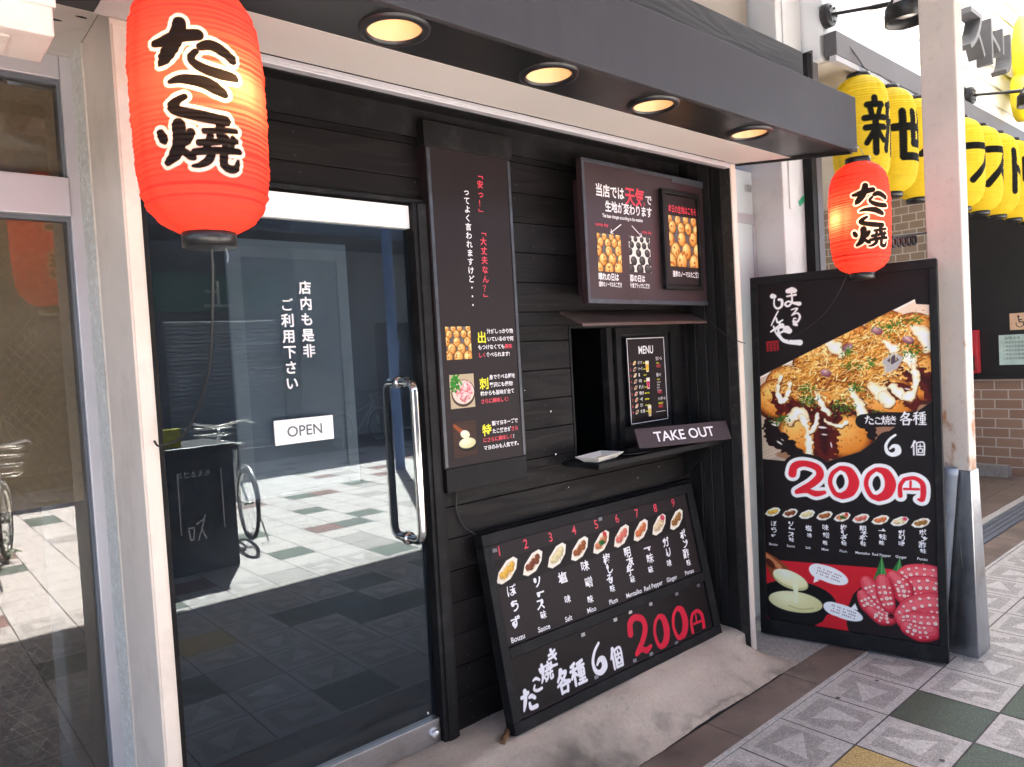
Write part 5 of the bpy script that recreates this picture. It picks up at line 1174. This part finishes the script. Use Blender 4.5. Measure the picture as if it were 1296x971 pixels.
# perforated bracket
br = MB()
for k in range(5):
    x = 3.46 + k * .058; z = 1.912 + k * .006
    n = 10; V = []
    for rr, yy in ((.028, -.004), (.016, -.004), (.016, .004), (.028, .004)):
        V += [(x + rr * math.cos(2 * math.pi * q / n), 1.335 + yy, z + rr * math.sin(2 * math.pi * q / n)) for q in range(n)]
    br.add(V, [(a * n + q, a * n + (q + 1) % n, ((a + 1) % 4) * n + (q + 1) % n, ((a + 1) % 4) * n + q) for a in range(4) for q in range(n)])
br.tube([(3.44, 1.335, 1.935), (3.737, 1.30, 1.965)], .006, 6)
tag(br.build('perforated_bracket', MAT['blackgloss']), 'black bracket with round holes fixed to the cream pillar', 'bracket')

# ================================================================== LEFT NEIGHBOUR
left = thing('glazed_shopfront', 'aluminium framed shopfront with wired glass left of the red lantern', 'shopfront', (-.6, 2.18, 0))
mb = MB(); mb.box(.438, .4695, 2.30, 2.37, .1, 2.385); mb.box(-1.6, .4375, 2.302, 2.36, 2.322, 2.385); mb.box(-1.6, .4375, 2.288, 2.352, 1.949, 2.053); mb.box(-1.6, .4375, 2.302, 2.36, .1, .17)
sash = mb.build('window_frame', MAT['alu'], left, bevel=.002)
mb = MB(); mb.box(.4305, .4375, 2.314, 2.347, 2.0535, 2.3215); mb.box(.4305, .4375, 2.314, 2.347, .1705, 1.9485); mb.box(-1.6, .4300, 2.314, 2.347, 2.309, 2.3215); mb.box(-1.6, .4300, 2.314, 2.347, 1.938, 1.9485); mb.build('gasket', MAT['gasket'], sash)
MAT['wired'] = glass('wired_glass', (.78, .74, .64), 1.8, wire=True, dust_haze=(.58, .48, .36), damt=.10)
for z0, z1 in ((2.054, 2.3085), (.171, 1.9375)):
    mb = MB(); mb.box(-1.6, .4300, 2.328, 2.336, z0, z1); mb.m = [0 if i == 2 else 1 for i in range(6)]; mb.build('wired_pane', [MAT['wired'], MAT['clear']], left, recalc=False)
mb = MB(); mb.box(-1.6, .43, 2.372, 2.38, 1.16, 2.31); mb.build('inner_blind', MAT['khaki'], left)
mb = MB(); mb.box(-1.6, .44, 3.2, 3.25, .05, 2.7); mb.box(-1.65, -1.6, 2.38, 3.25, .05, 2.7); mb.box(-1.6, .43, 2.39, 3.2, .03, .06); mb.box(-1.6, .43, 2.41, 3.2, 2.6, 2.65); mb.build('interior_shell', MAT['interior'], left)
# rough stucco return between sash and cream post
nx, ny = 26, 420; P = np.zeros((ny, nx, 3)); rg = np.random.default_rng(1); edge = np.interp(np.arange(ny), np.linspace(0, ny, 70), rg.normal(0, .004, 70))
for j in range(ny):
    for i in range(nx):
        u = i / (nx - 1); P[j, i] = (.4665 + rg.normal(0, .0009), 2.305 + edge[j] * (u < .05) - .126 * u, 2.385 - 2.3 * j / (ny - 1))
gridmesh('stucco_strip', P, np.full((ny, nx, 3), .5), MAT['stucco'], left, smooth_=True)
mb = MB(); mb.box(-1.6, .4700, 2.285, 2.40, 2.3855, 2.66); mb.box(.4665, .4775, 2.179, 2.40, .02, 2.3855); mb.build('header_wall', MAT['offwhite'], left, bevel=.003)
mb = MB(); mb.box(-1.6, .4715, 1.9, 1.905, 2.3462, 2.386); mb.prism([(-1.6, 1.90, 2.3862), (.4715, 1.90, 2.3862), (.4715, 2.284, 2.3862), (-1.6, 2.284, 2.3862)], (0, 0, .02)); mb.prism([(-1.6, 1.70, 2.3462), (.4395, 1.70, 2.3462), (.4395, 1.899, 2.3462), (-1.6, 1.899, 2.3462)], (0, 0, .02), 1); mb.build('soffit_board', [MAT['offwhite'], MAT['soffit']], left)
mb = MB(); rg = random.Random(5)
for i in range(14):
    x = .30 + .15 * rg.random(); y = 1.9 + .24 * rg.random(); r = .004 + .008 * rg.random()
    mb.add([(x + r * (1 + .8 * rg.random()) * math.cos(a), y + r * .6 * math.sin(a), 2.3856) for a in [k * math.pi / 4 for k in range(8)]], [list(range(8))])
mb.box(.33, .40, 2.2805, 2.2845, 2.40, 2.415); mb.build('peeling_patches', MAT['black'], left)
mb = MB(); mb.box(-1.0, .286, 1.515, 1.655, 2.115, 2.345)
hb = mb.build('sign_box', MAT['offwhite'], None, bevel=.004); tag(hb, 'cream box unit hanging under the canopy at the top left', 'box')
mb = MB(); mb.box(-1.0, .222, 1.545, 1.632, 2.110, 2.1145); mb.build('bottom_panel', MAT['offwhite'], hb, bevel=.001)
mb = MB(); mb.box(-1.0, .29, 1.509, 1.5145, 2.165, 2.21); mb.build('front_lip', MAT['offwhite'], hb, bevel=.001)

# ================================================================== RIGHT: COLUMN, POST, PILLAR, PIPE
colm = thing('concrete_column', 'pale grey painted building column right of the cream post', 'column', (3.8, 2.0, 0))
mb = MB(); mb.box(3.662, 3.93, 1.955, 2.3, 0, 4.6); mb.build('shaft', MAT['colwhite'], colm, bevel=.006)
mb = MB(); mb.box(3.72, 3.745, 1.948, 1.955, 2.2, 4.5); mb.build('cable_cover', MAT['colwhite'], colm, bevel=.002)
FC = Frame((3.815, 1.953, 2.245), (.84, 0, .54), (.54, 0, -.84)); mb = MB(); mb.fbox(FC, 0, .10, 0, .03, 0, .001)
tag(mb.build('green_tape', MAT['greentape']), 'short slanted strip of green tape on the pale column', 'tape')
fp = thing('frosted_panel', 'pale frosted pane between the cream post and the column', 'panel', (3.5, 2.13, 0))
mb = MB(); mb.box(3.13, 3.655, 2.13, 2.14, .02, 2.42); mb.build('pane', MAT['frost'], fp)
mb = MB(); mb.box(3.13, 3.655, 2.122, 2.1295, 2.14, 2.19); mb.box(3.64, 3.66, 2.12, 2.1295, .02, 2.135); mb.build('bar', MAT['alu'], fp)
mb = MB(); mb.box(3.58, 3.625, 2.115, 2.1295, 2.31, 2.345); mb.build('clamp', MAT['steel'], fp)
po = thing('dark_post', 'dark grey square steel post against the pale column', 'post', (3.94, 1.95, 0))
mb = MB(); mb.box(3.932, 3.995, 1.9, 2.0, 0, 3.06); mb.build('shaft', MAT['beam'], po, bevel=.003)
mb = MB(); mb.box(3.886, 3.931, 1.905, 1.954, 0, 3.04); mb.build('edge_strip', MAT['black'], po)
mb = MB(); mb.box(3.93, 3.997, 1.897, 1.8995, 2.05, 2.056); mb.box(3.93, 3.997, 1.897, 1.8995, 1.2, 1.206); mb.build('seam', MAT['gasket'], po)
pil = thing('steel_pillar', 'cream painted rusty steel pillar with stainless sheath at its foot', 'pillar', (3.78, 1.22, 0))
mb = MB(); mb.box(3.738, 3.832, 1.15, 1.30, 0.0, 4.6); mb.build('shaft', MAT['pillar'], pil, bevel=.006)
mb = MB(); V = [(3.700, 1.128, 0), (3.868, 1.128, 0), (3.868, 1.322, 0), (3.700, 1.322, 0), (3.733, 1.145, .86), (3.837, 1.145, .86), (3.837, 1.305, .86), (3.733, 1.305, .86)]
mb.add(V, [(0, 1, 5, 4), (1, 2, 6, 5), (2, 3, 7, 6), (3, 0, 4, 7), (4, 5, 6, 7)]); mb.build('sheath', MAT['sheathsteel'], pil, bevel=.003)
mb = MB(); mb.box(3.68, 3.885, 1.10, 1.34, .0, .006); mb.build('foot_mortar', MAT['td'], pil)
mb = MB(); mb.lathe([(.022, 0), (.029, 0), (.029, .84), (.0305, .84), (.0305, .875), (.023, .875), (.022, .85)], n=20)
pp = mb.build('drain_pipe', MAT['pipe'], None); pp.location = (3.630, 1.278, .006); pp.rotation_euler = (R(4.2), R(4.4), 0); tag(pp, 'grey blue plastic pipe standing against the pillar', 'pipe')
mb = MB(); mb.tube([(3.672, 1.178, .56), (3.66, 1.176, .50), (3.675, 1.175, .42), (3.70, 1.18, .36)], .0022, 6); tag(mb.build('pipe_cable', MAT['rubber']), 'thin black cable tied to the grey blue pipe', 'cable')

# ================================================================== RIGHT NEIGHBOUR RESTAURANT
res = thing('restaurant_building', 'white sided restaurant front with black board and brown brick wall', 'building', (6.3, 2.0, 0))
mb = MB(); z = 3.122
while z < 4.6:
    V = [(3.94, 1.848, z), (12, 1.848, z), (12, 1.838, z), (3.94, 1.838, z), (3.94, 1.848, z + .146), (12, 1.848, z + .146), (12, 1.846, z + .146), (3.94, 1.846, z + .146)]
    mb.prism([(3.94, 1.86, z), (3.94, 1.836, z), (3.94, 1.846, z + .143), (3.94, 1.86, z + .143)], (8.06, 0, 0)); z += .15
mb.box(3.94, 12, 1.861, 2.1, 3.0, 4.7); mb.build('siding_wall', MAT['siding'], res)
mb = MB(); mb.box(3.94, 12, 1.77, 1.835, 2.995, 3.12); bm_ = mb.build('steel_beam', MAT['beam'], res, bevel=.003)
mb = MB(); mb.box(3.94, 12, 1.775, 1.81, 2.965, 2.9945); mb.build('light_rail', MAT['alu'], bm_)
mb = MB(); mb.box(4.0, 8.6, 2.1005, 4.2, 3.0, 3.05); mb.box(4.0, 8.6, 1.84, 2.10, 2.99, 2.9995); mb.build('awning_ceiling', MAT['creamwall'], res)
mb = MB(); z = .0
while z < 3.0:
    mb.prism([(4.0, 4.24, z), (4.0, 4.205, z), (4.0, 4.215, z + .115), (4.0, 4.24, z + .115)], (4.6, 0, 0)); z += .12
mb.build('back_siding', MAT['siding'], res)
mb = MB(); mb.box(8.6, 8.8, .2, 4.3, 0, 3.0); mb.build('brick_wall', MAT['brick'], res)
mb = MB(); mb.box(8.585, 8.598, 2.96, 4.2, 1.9, 2.99); mb.build('upper_tiling', MAT['palebrick'], res)
mb = MB(); mb.box(8.56, 8.599, .25, 2.95, 1.0, 2.72); mb.box(8.545, 8.5595, .25, 2.95, .995, 1.03); mb.build('black_board', mat('matte_black_board', (.012, .012, .013), .8), res)
mb = MB(); mb.box(8.50, 8.598, 2.28, 2.62, .004, .12); mb.build('kerb_block', MAT['td'], res)
hyd = thing('fire_cabinet', 'red fire cabinet with black slot on the black board', 'cabinet', (8.5, 2.55, 1.05))
mb = MB(); mb.box(8.47, 8.558, 2.50, 2.80, 1.06, 1.50); mb.build('body', MAT['redplastic'], hyd, bevel=.008)
mb = MB(); mb.box(8.465, 8.4695, 2.53, 2.64, 1.09, 1.24); mb.build('slot', MAT['blackgloss'], hyd)
mb = MB(); mb.box(8.465, 8.4695, 2.60, 2.68, 1.32, 1.40); mb.build('label_plate', MAT['white'], hyd)
FX = Frame((8.556, 2.235, 1.645), (0, -1, 0), (0, 0, -1))
wc = thing('wheelchair_sign', 'small orange wheelchair symbol sign on the black board', 'sign', (8.55, 2.15, 1.5))
mb = MB(); mb.fbox(FX, 0, .17, 0, .165, 0, .004); mb.build('plate', mat('pale_orange_plate', (.70, .46, .30), .5), wc)
L = Letters(FX, .005)
for a, b in (((.075, .045), (.08, .09)), ((.08, .09), (.115, .09)), ((.115, .09), (.125, .125)), ((.077, .066), (.105, .066))): L.seg(a, b, .011)
for k in range(14):
    a0, a1 = R(70 + k * 17), R(70 + (k + 1) * 17); L.seg((.085 - .036 * math.sin(a0) * .9, .105 - .034 * math.cos(a0)), (.085 - .036 * math.sin(a1) * .9, .105 - .034 * math.cos(a1)), .008)
L.mb.add([FX.p(.074 + .011 * math.cos(k * .7854), .033 + .011 * math.sin(k * .7854), .005) for k in range(8)], [list(range(8))]); L.build(MAT['inkblack'], wc, 'symbol')
FX2 = Frame((8.556, 2.335, 1.435), (0, -1, 0), (0, 0, -1))
npap = thing('notice_paper', 'pale mint notice paper below the wheelchair sign', 'notice', (8.55, 2.2, 1.1))
mb = MB(); mb.fbox(FX2, 0, .30, 0, .30, 0, .003); mb.build('sheet', mat('mint_paper', (.50, .66, .60), .7), npap)
L = Letters(FX2, .004); rg = random.Random(3)
L.line('お知らせ', .05, .045, .034)
for k in range(5): L.line('ご来店のお客様へ', .03, .085 + k * .04, .026)
L.build(MAT['darkgrey'], npap)

# yellow lanterns
YG = dict(
 a=[([(.08, .12), (.44, .12)], .045), ([(.26, .0), (.26, .12)], .05), ([(.14, .18), (.18, .30)], .04), ([(.38, .18), (.34, .30)], .04), ([(.02, .36), (.50, .36)], .045), ([(.04, .54), (.48, .54)], .045), ([(.26, .38), (.26, 1.0)], .05), ([(.24, .58), (.05, .82)], .04), ([(.28, .58), (.46, .78)], .04), ([(.92, .04), (.62, .14)], .05), ([(.64, .14), (.64, .55), (.54, .95)], .05), ([(.64, .42), (1.0, .42)], .05), ([(.84, .44), (.84, 1.0)], .05)],
 b=[([(.0, .34), (1.0, .34)], .06), ([(.22, .05), (.22, .92), (.95, .92)], .06), ([(.52, .05), (.52, .66)], .06), ([(.80, .05), (.80, .66), (.52, .66)], .06)],
 c=[([(.2, .0), (.8, .0), (.8, .42), (.2, .42), (.2, .0)], .05), ([(.2, .21), (.8, .21)], .045), ([(.5, .0), (.5, .42)], .045), ([(.5, .42), (.02, .70)], .05), ([(.5, .42), (.98, .70)], .05), ([(.38, .6), (.36, .8), (.22, 1.0)], .05), ([(.66, .6), (.66, 1.0)], .05)],
 d=[([(.05, .2), (.95, .2)], .06), ([(.95, .2), (.7, .6), (.2, .98)], .06)],
 e=[([(.1, .12), (.85, .12)], .065), ([(.85, .12), (.62, .5), (.08, .95)], .065), ([(.55, .55), (.95, .95)], .065)],
 f=[([(.4, .0), (.4, 1.0)], .07), ([(.42, .38), (.85, .58)], .065)],
 g=[([(.22, .05), (.22, .58)], .065), ([(.8, .0), (.8, .55), (.62, .85), (.38, 1.0)], [.065, .065, .06, .05])],
 h=[([(.05, .5), (.95, .5)], .07)])
labs = ['yellow paper lantern marked 新, nearest the black canopy', 'yellow paper lantern marked 世, second from the black canopy', 'yellow paper lantern peeking out left of the cream pillar', None,
        'yellow paper lantern just right of the cream pillar', 'yellow paper lantern marked ス right of the pillar', 'yellow paper lantern marked ト right of the pillar', 'yellow paper lantern marked リ before the photo edge', 'last yellow paper lantern at the right photo edge']
RY, HY = .150, .60
for i, kx in enumerate('abc_defgh'):
    if kx == '_': continue
    w = 2 * math.pi * RY; c = Canvas(w, HY, 230, 190, (252, 226, 66)); s = .235
    S = [([(w / 2 - s / 2 + a * s, HY * .5 - s * .62 + b * s * 1.24) for a, b in P], r * s if not isinstance(r, list) else [q * s for q in r]) for P, r in YG[kx]]
    for P, r in S:   # straight strokes, no spline overshoot
        for a, b in zip(P[:-1], P[1:]): c.strokes([([a, b], (r if not isinstance(r, list) else r[0]) * 1.62)], (22, 24, 24))
    c.rgb[:, :, :] = c.rgb * (1 - .07 * np.exp(-((c.X - w * .22) / .012) ** 2))[..., None]
    t = thing('paper_lantern', labs[i], 'lantern', group='yellow paper lanterns under the beam')
    lantern_body('paper_body', RY, HY, 40, c, t); lantern_caps(RY, HY, t, .03)
    t.location = (4.262 + .378 * i, 1.80 - .006 * i, 2.34 + .004 * i); t.rotation_euler = (0, 0, R(-15))
# big channel letters
cl = thing('channel_letters', 'dark grey raised katakana letters on the white siding', 'lettering', (6.3, 1.7, 3.3))
for ch, x, z in (('ス', 5.98, 3.60), ('ト', 6.35, 3.60), ('リ', 6.66, 3.60), ('り', 6.12, 4.06)):
    P, f = glyphs(ch, .0); mbb = MB(); s = .40; n = len(P); cx = np.array([.5, .38])
    V = [(x + (p[0] - cx[0]) * s, y, z + (p[1] - cx[1]) * s) for y in (1.70, 1.80) for p in P]
    # side walls along boundary edges
    cnt = {}
    for q in f:
        for a, b in zip(q, q[1:] + q[:1]): cnt[(a, b)] = 1
    side = [(a, b, b + n, a + n) for (a, b) in cnt if (b, a) not in cnt]
    mbb.add(V, [tuple(q) for q in f] + [tuple(k + n for k in q[::-1]) for q in f] + side)
    mbb.build('letter', MAT['letterdark'], cl, recalc=False)
# yellow emblem sign
em = thing('yellow_sign', 'round yellow sign with dark studs at the right photo edge', 'sign', (7.3, 1.7, 3.6))
mb = MB(); mb.lathe([(0, 1.62), (.36, 1.62), (.40, 1.64), (.40, 1.75), (0, 1.75)], (7.36, 0, 3.66), 40, axis='y'); mb.lathe([(0, 1.615), (.16, 1.615), (.18, 1.63), (.18, 1.74), (0, 1.74)], (7.02, 0, 3.32), 28, axis='y'); mb.build('disc', mat('yellow_enamel', (.86, .70, .02), .4), em)
mb = MB()
for k in range(16): a = k * math.pi / 8; mb.lathe([(0, 1.600), (.018, 1.604), (.02, 1.6195)], (7.36 + .36 * math.cos(a), 0, 3.66 + .36 * math.sin(a)), 10, axis='y')
mb.build('stud', MAT['rubber'], em)
mb = MB(); mb.tube([(6.95, 1.612, 3.34), (7.0, 1.612, 3.30), (7.06, 1.612, 3.33)], .008, 6); mb.tube([(6.98, 1.612, 3.24), (7.03, 1.612, 3.22), (7.1, 1.612, 3.26)], .008, 6); mb.build('brush_mark', MAT['inkblack'], em)
# spot lamps
def spot():
    t = thing('arm_spotlight', 'black arm spotlight on the white siding above the first yellow lanterns', 'spotlight', group='arm spotlights on the siding')
    MB().lathe([(0, -.045), (.055, -.045), (.062, -.04), (.062, 0), (0, 0)], n=24, axis='y').build('base_plate', MAT['blackgloss'], t, bevel=.002)
    m = MB()
    for k in range(6): a = k * math.pi / 3; m.lathe([(0, -.052), (.007, -.051), (.007, -.044)], (.04 * math.cos(a), 0, .04 * math.sin(a)), 8, axis='y')
    m.build('bolt', MAT['blackgloss'], t)
    MB().tube([(0, -.04, 0), (.01, -.22, -.035), (.016, -.26, -.042), (.02, -.36, -.058)], [.009, .009, .013, .012], 10).build('arm', MAT['blackgloss'], t)
    h = MB().lathe([(0, .03), (.04, .03), (.042, -.01), (.042, -.045), (.03, -.05)], (.02, -.40, .02), 20).build('lamp_head', MAT['blackgloss'], t)
    MB().lathe([(.095, -.115), (.098, -.19), (.092, -.19), (.089, -.12), (.095, -.115)], (.02, -.40, .02), 28).build('rim', MAT['blackgloss'], h)
    m = MB()
    for k in range(6): a = k * math.pi / 3 + .2; m.tube([(.02 + .036 * math.cos(a), -.40 + .036 * math.sin(a), -.015), (.02 + .092 * math.cos(a), -.40 + .092 * math.sin(a), -.10)], .006, 6)
    m.build('cage', MAT['blackgloss'], h)
    MB().lathe([(0, -.03), (.035, -.03), (.06, -.09), (.062, -.15), (0, -.165)], (.02, -.40, .02), 20).build('glass_bulb', MAT['whiterail'], h)
    return t
s1 = spot(); s2 = copy_tree(s1)
s1.location = (3.955, 1.836, 3.215); s2.location = (6.17, 1.836, 3.21); s2['label'] = 'black arm spotlight beside the round yellow sign'
cord('lantern_row_wire', 'slack black wire looped along the steel beam above the yellow lanterns', [(4.0, 1.79, 3.13), (4.15, 1.765, 3.04), (4.27, 1.762, 2.985), (4.45, 1.762, 2.99), (4.64, 1.76, 2.975), (4.85, 1.76, 2.985), (5.0, 1.76, 2.975)], .0035)

# ================================================================== BEHIND THE CAMERA: the street seen in the glass
rf = thing('arcade_roof', 'dark arcade roof over the pavement', 'roof', (3, -.5, 4.3))
mb = MB(); mb.box(-6, 4.0, -3.35, 1.83, 4.61, 4.68); mb.box(4.0, 13, -3.35, .75, 4.61, 4.68); mb.build('roof_deck', MAT['roofdark'], rf)
mm = bpy.data.materials.new('added_diffuser_translucent'); mm.use_nodes = True; nt = mm.node_tree; tl = nd(nt, 'ShaderNodeBsdfTranslucent'); tl.inputs[0].default_value = (.55, .55, .55, 1); nt.links.new(tl.outputs[0], nt.nodes['Material Output'].inputs[0])
mb = MB(); mb.quad((4.0, .75, 4.64), (13, .75, 4.64), (13, 1.83, 4.64), (4.0, 1.83, 4.64)); mb.build('added_diffuser_sheet', mm, rf)  # unseen diffuser, added to pass soft daylight onto the white siding
mb = MB()
for k in range(7): mb.box(-5 + k * 2.6, -4.92 + k * 2.6, -3.3, 1.8, 4.50, 4.61)
mb.build('rib', MAT['roofdark'], rf)
lb = thing('litter_bin', 'black litter box standing at the edge of the sunny street', 'bin', (1.8, -1.6, 0))
mb = MB(); mb.box(1.55, 2.07, -1.95, -1.32, 0, .93); mb.box(1.53, 2.09, -1.97, -1.30, .931, .955); mb.build('body', MAT['blackgloss'], lb, bevel=.006)
FL = Frame((2.07, -1.318, .93), (-1, 0, 0), (0, 0, -1)); L = Letters(FL)
L.line('もえるゴミ', .30, .20, .05, 'c'); 
L.seg((.10, .16), (.10, .62), .008); L.seg((.42, .16), (.42, .62), .008)
for a, b in (((.24, .50), (.27, .60)), ((.27, .60), (.24, .68)), ((.27, .60), (.30, .68)), ((.25, .53), (.31, .56)), ((.32, .58), (.37, .58)), ((.325, .59), (.335, .67)), ((.365, .59), (.355, .67)), ((.335, .67), (.355, .67))): L.seg(a, b, .011)
L.build(MAT['white'], lb)
mb = MB(); mb.box(1.60, 1.72, -1.45, -1.41, .956, 1.10); mb.build('yellow_notice', MAT['yellow'], lb)
def bicycle():
    t = thing('bicycle', 'silver city bicycle parked behind the litter box', 'bicycle', group='bicycles parked in the street')
    for y in (0, -1.05):
        w = MB(); w.tube([(0, y + .30 * math.cos(a), .33 + .30 * math.sin(a)) for a in [k * math.pi / 16 for k in range(32)]], .018, 8, closed=True); wh = w.build('wheel', MAT['rubber'], t)
        w = MB(); w.tube([(0, y + .275 * math.cos(a), .33 + .275 * math.sin(a)) for a in [k * math.pi / 16 for k in range(32)]], .010, 6, closed=True); w.tube([(-.04, y, .33), (.04, y, .33)], .02, 8)
        for k in range(18): a = k * math.pi / 9; w.tube([((-1) ** k * .03, y, .33), (0, y + .272 * math.cos(a), .33 + .272 * math.sin(a))], .0014, 4)
        w.build('rim', MAT['steel'], wh)
        w = MB(); w.tube([(0, y + .34 * math.cos(a), .33 + .34 * math.sin(a)) for a in [R(d) for d in range(10, 175, 11)]], .016, 6); w.build('mudguard', MAT['bike'], t)
    f = MB(); f.tube([(0, 0, .33), (0, -.42, .30)], .011); f.tube([(0, 0, .33), (0, -.33, .62)], .010); f.tube([(0, -.42, .30), (0, -.30, .80)], .015); f.tube([(0, -.42, .30), (0, -.88, .72)], .017); f.tube([(0, -.34, .62), (0, -.88, .78)], .012); f.tube([(0, -1.05, .33), (0, -.86, .95)], .014); f.tube([(.06, .02, .30), (.12, .12, .0)], .007); f.build('frame', MAT['bike'], t)
    f = MB(); f.tube([(-.27, -.70, 1.0), (-.24, -.80, 1.03), (0, -.86, .98), (.24, -.80, 1.03), (.27, -.70, 1.0)], .012); f.build('handlebar', MAT['steel'], t)
    f = MB(); f.lathe([(0, .0), (.09, .0), (.11, .03), (.07, .06), (0, .065)], (0, -.28, .80), 14); f.build('saddle', MAT['rubber'], t)
    f = MB()
    for z, s in ((.72, .13), (.80, .14), (.88, .15), (.95, .16)): f.tube([(-s, -1.0 + .02, z), (s, -1.0 + .02, z), (s, -1.26, z), (-s, -1.26, z)], .004, 5, closed=True)
    for k in range(9):
        x = -.13 + .0325 * k; f.tube([(x, -1.26, .72), (x * 1.2, -1.26, .95)], .0025, 4); f.tube([(x, -.98, .72), (x * 1.2, -.98, .95)], .0025, 4)
    f.build('basket', MAT['wire'], t)
    return t
bk = bicycle(); bk2 = copy_tree(bk); bk2['label'] = 'silver city bicycle parked near the wired glass shopfront'
bk.location = (2.42, -2.0, 0); bk.rotation_euler = (0, 0, R(6)); bk2.location = (.52, -1.95, 0); bk2.rotation_euler = (0, 0, R(14))
bk3 = copy_tree(bk); bk3['label'] = 'silver city bicycle farther along the street'; bk3.location = (6.2, -7.4, 0); bk3.rotation_euler = (0, 0, R(70))
# weeds by the kerb
mb = MB(); rg = random.Random(2)
for k in range(160):
    a = rg.random() * 6.3; x, y, z = .62 + rg.gauss(0, .10), -2.9 + rg.gauss(0, .10), abs(rg.gauss(.12, .1)); s = .03 + .03 * rg.random()
    mb.add([(x, y, z), (x + s * math.cos(a), y + s * math.sin(a), z + .02), (x + s * 1.8 * math.cos(a + .3), y + s * 1.8 * math.sin(a + .3), z - .01), (x + s * math.cos(a + .7), y + s * math.sin(a + .7), z + .01)], [(0, 1, 2, 3)])
tag(mb.build('weed_clump', MAT['leaf']), 'green weeds growing by the parked bicycle', 'plant')
# opposite shops
def opposite():
    b = thing('shuttered_shop', 'closed shop with grey roller shutter across the street', 'shop', (3, -9.6, 0))
    mb = MB(); mb.box(-8, 4.0, -10, -9.62, 0, 6.1); mb.box(4.0, 6.2, -10, -9.62, 2.5, 6.1); mb.box(6.2, 6.5, -10, -9.62, 0, 6.1); mb.build('wall', MAT['dgrey'], b)
    mb = MB(); z = 0
    while z < 2.45: mb.prism([(4.0, -9.8, z), (4.0, -9.70, z + .01), (4.0, -9.70, z + .07), (4.0, -9.8, z + .08)], (2.2, 0, 0)); z += .08
    mb.build('roller_shutter', MAT['shutter'], b)
    mb = MB(); mb.box(2.6, 6.2, -9.6, -9.45, 2.65, 3.35); sg = mb.build('sign_board', MAT['greensign'], b)
    Letters(Frame((5.4, -9.448, 3.3), (-1, 0, 0), (0, 0, -1))).line('上', .2, .55, .55).build(MAT['offwhite'], sg)
    mb = MB(); mb.box(-3.0, -.5, -9.6, -9.4, 0, 2.6); mb.build('brown_door', MAT['tan'], b)
    b2 = thing('grey_house', 'grey rendered building with a framed doorway across the street', 'building', (9, -9.6, 0))
    mb = MB(); mb.box(6.52, 8.2, -10, -9.55, 0, 6.0); mb.box(8.2, 9.6, -10, -9.55, 2.4, 6.0); mb.box(9.6, 16, -10, -9.55, 0, 6.0); mb.build('wall', MAT['grey'], b2)
    mb = MB(); mb.box(8.2, 9.6, -9.9, -9.85, 0, 2.4); mb.build('doorway', MAT['dgrey'], b2)
    mb = MB(); mb.box(8.2, 8.3, -9.8, -9.6, 0, 2.4); mb.box(9.5, 9.6, -9.8, -9.6, 0, 2.4); mb.build('door_surround', MAT['tan'], b2)
    mb = MB(); mb.box(-8, 16, -9.45, -7.9, 3.9, 3.96); tag(mb.build('opposite_awning', MAT['roofdark']), 'dark awning along the far shops', 'awning')
    mb = MB(); mb.tube([(5.5, -4.4, 0), (5.5, -4.4, 4.5)], .07, 12); mb.box(5.43, 5.57, -4.34, -4.32, 1.6, 1.8)
    tag(mb.build('street_pole', MAT['bluepole']), 'blue street pole on the sunny side', 'pole')
opposite()
bpy.data.objects.remove(_to)
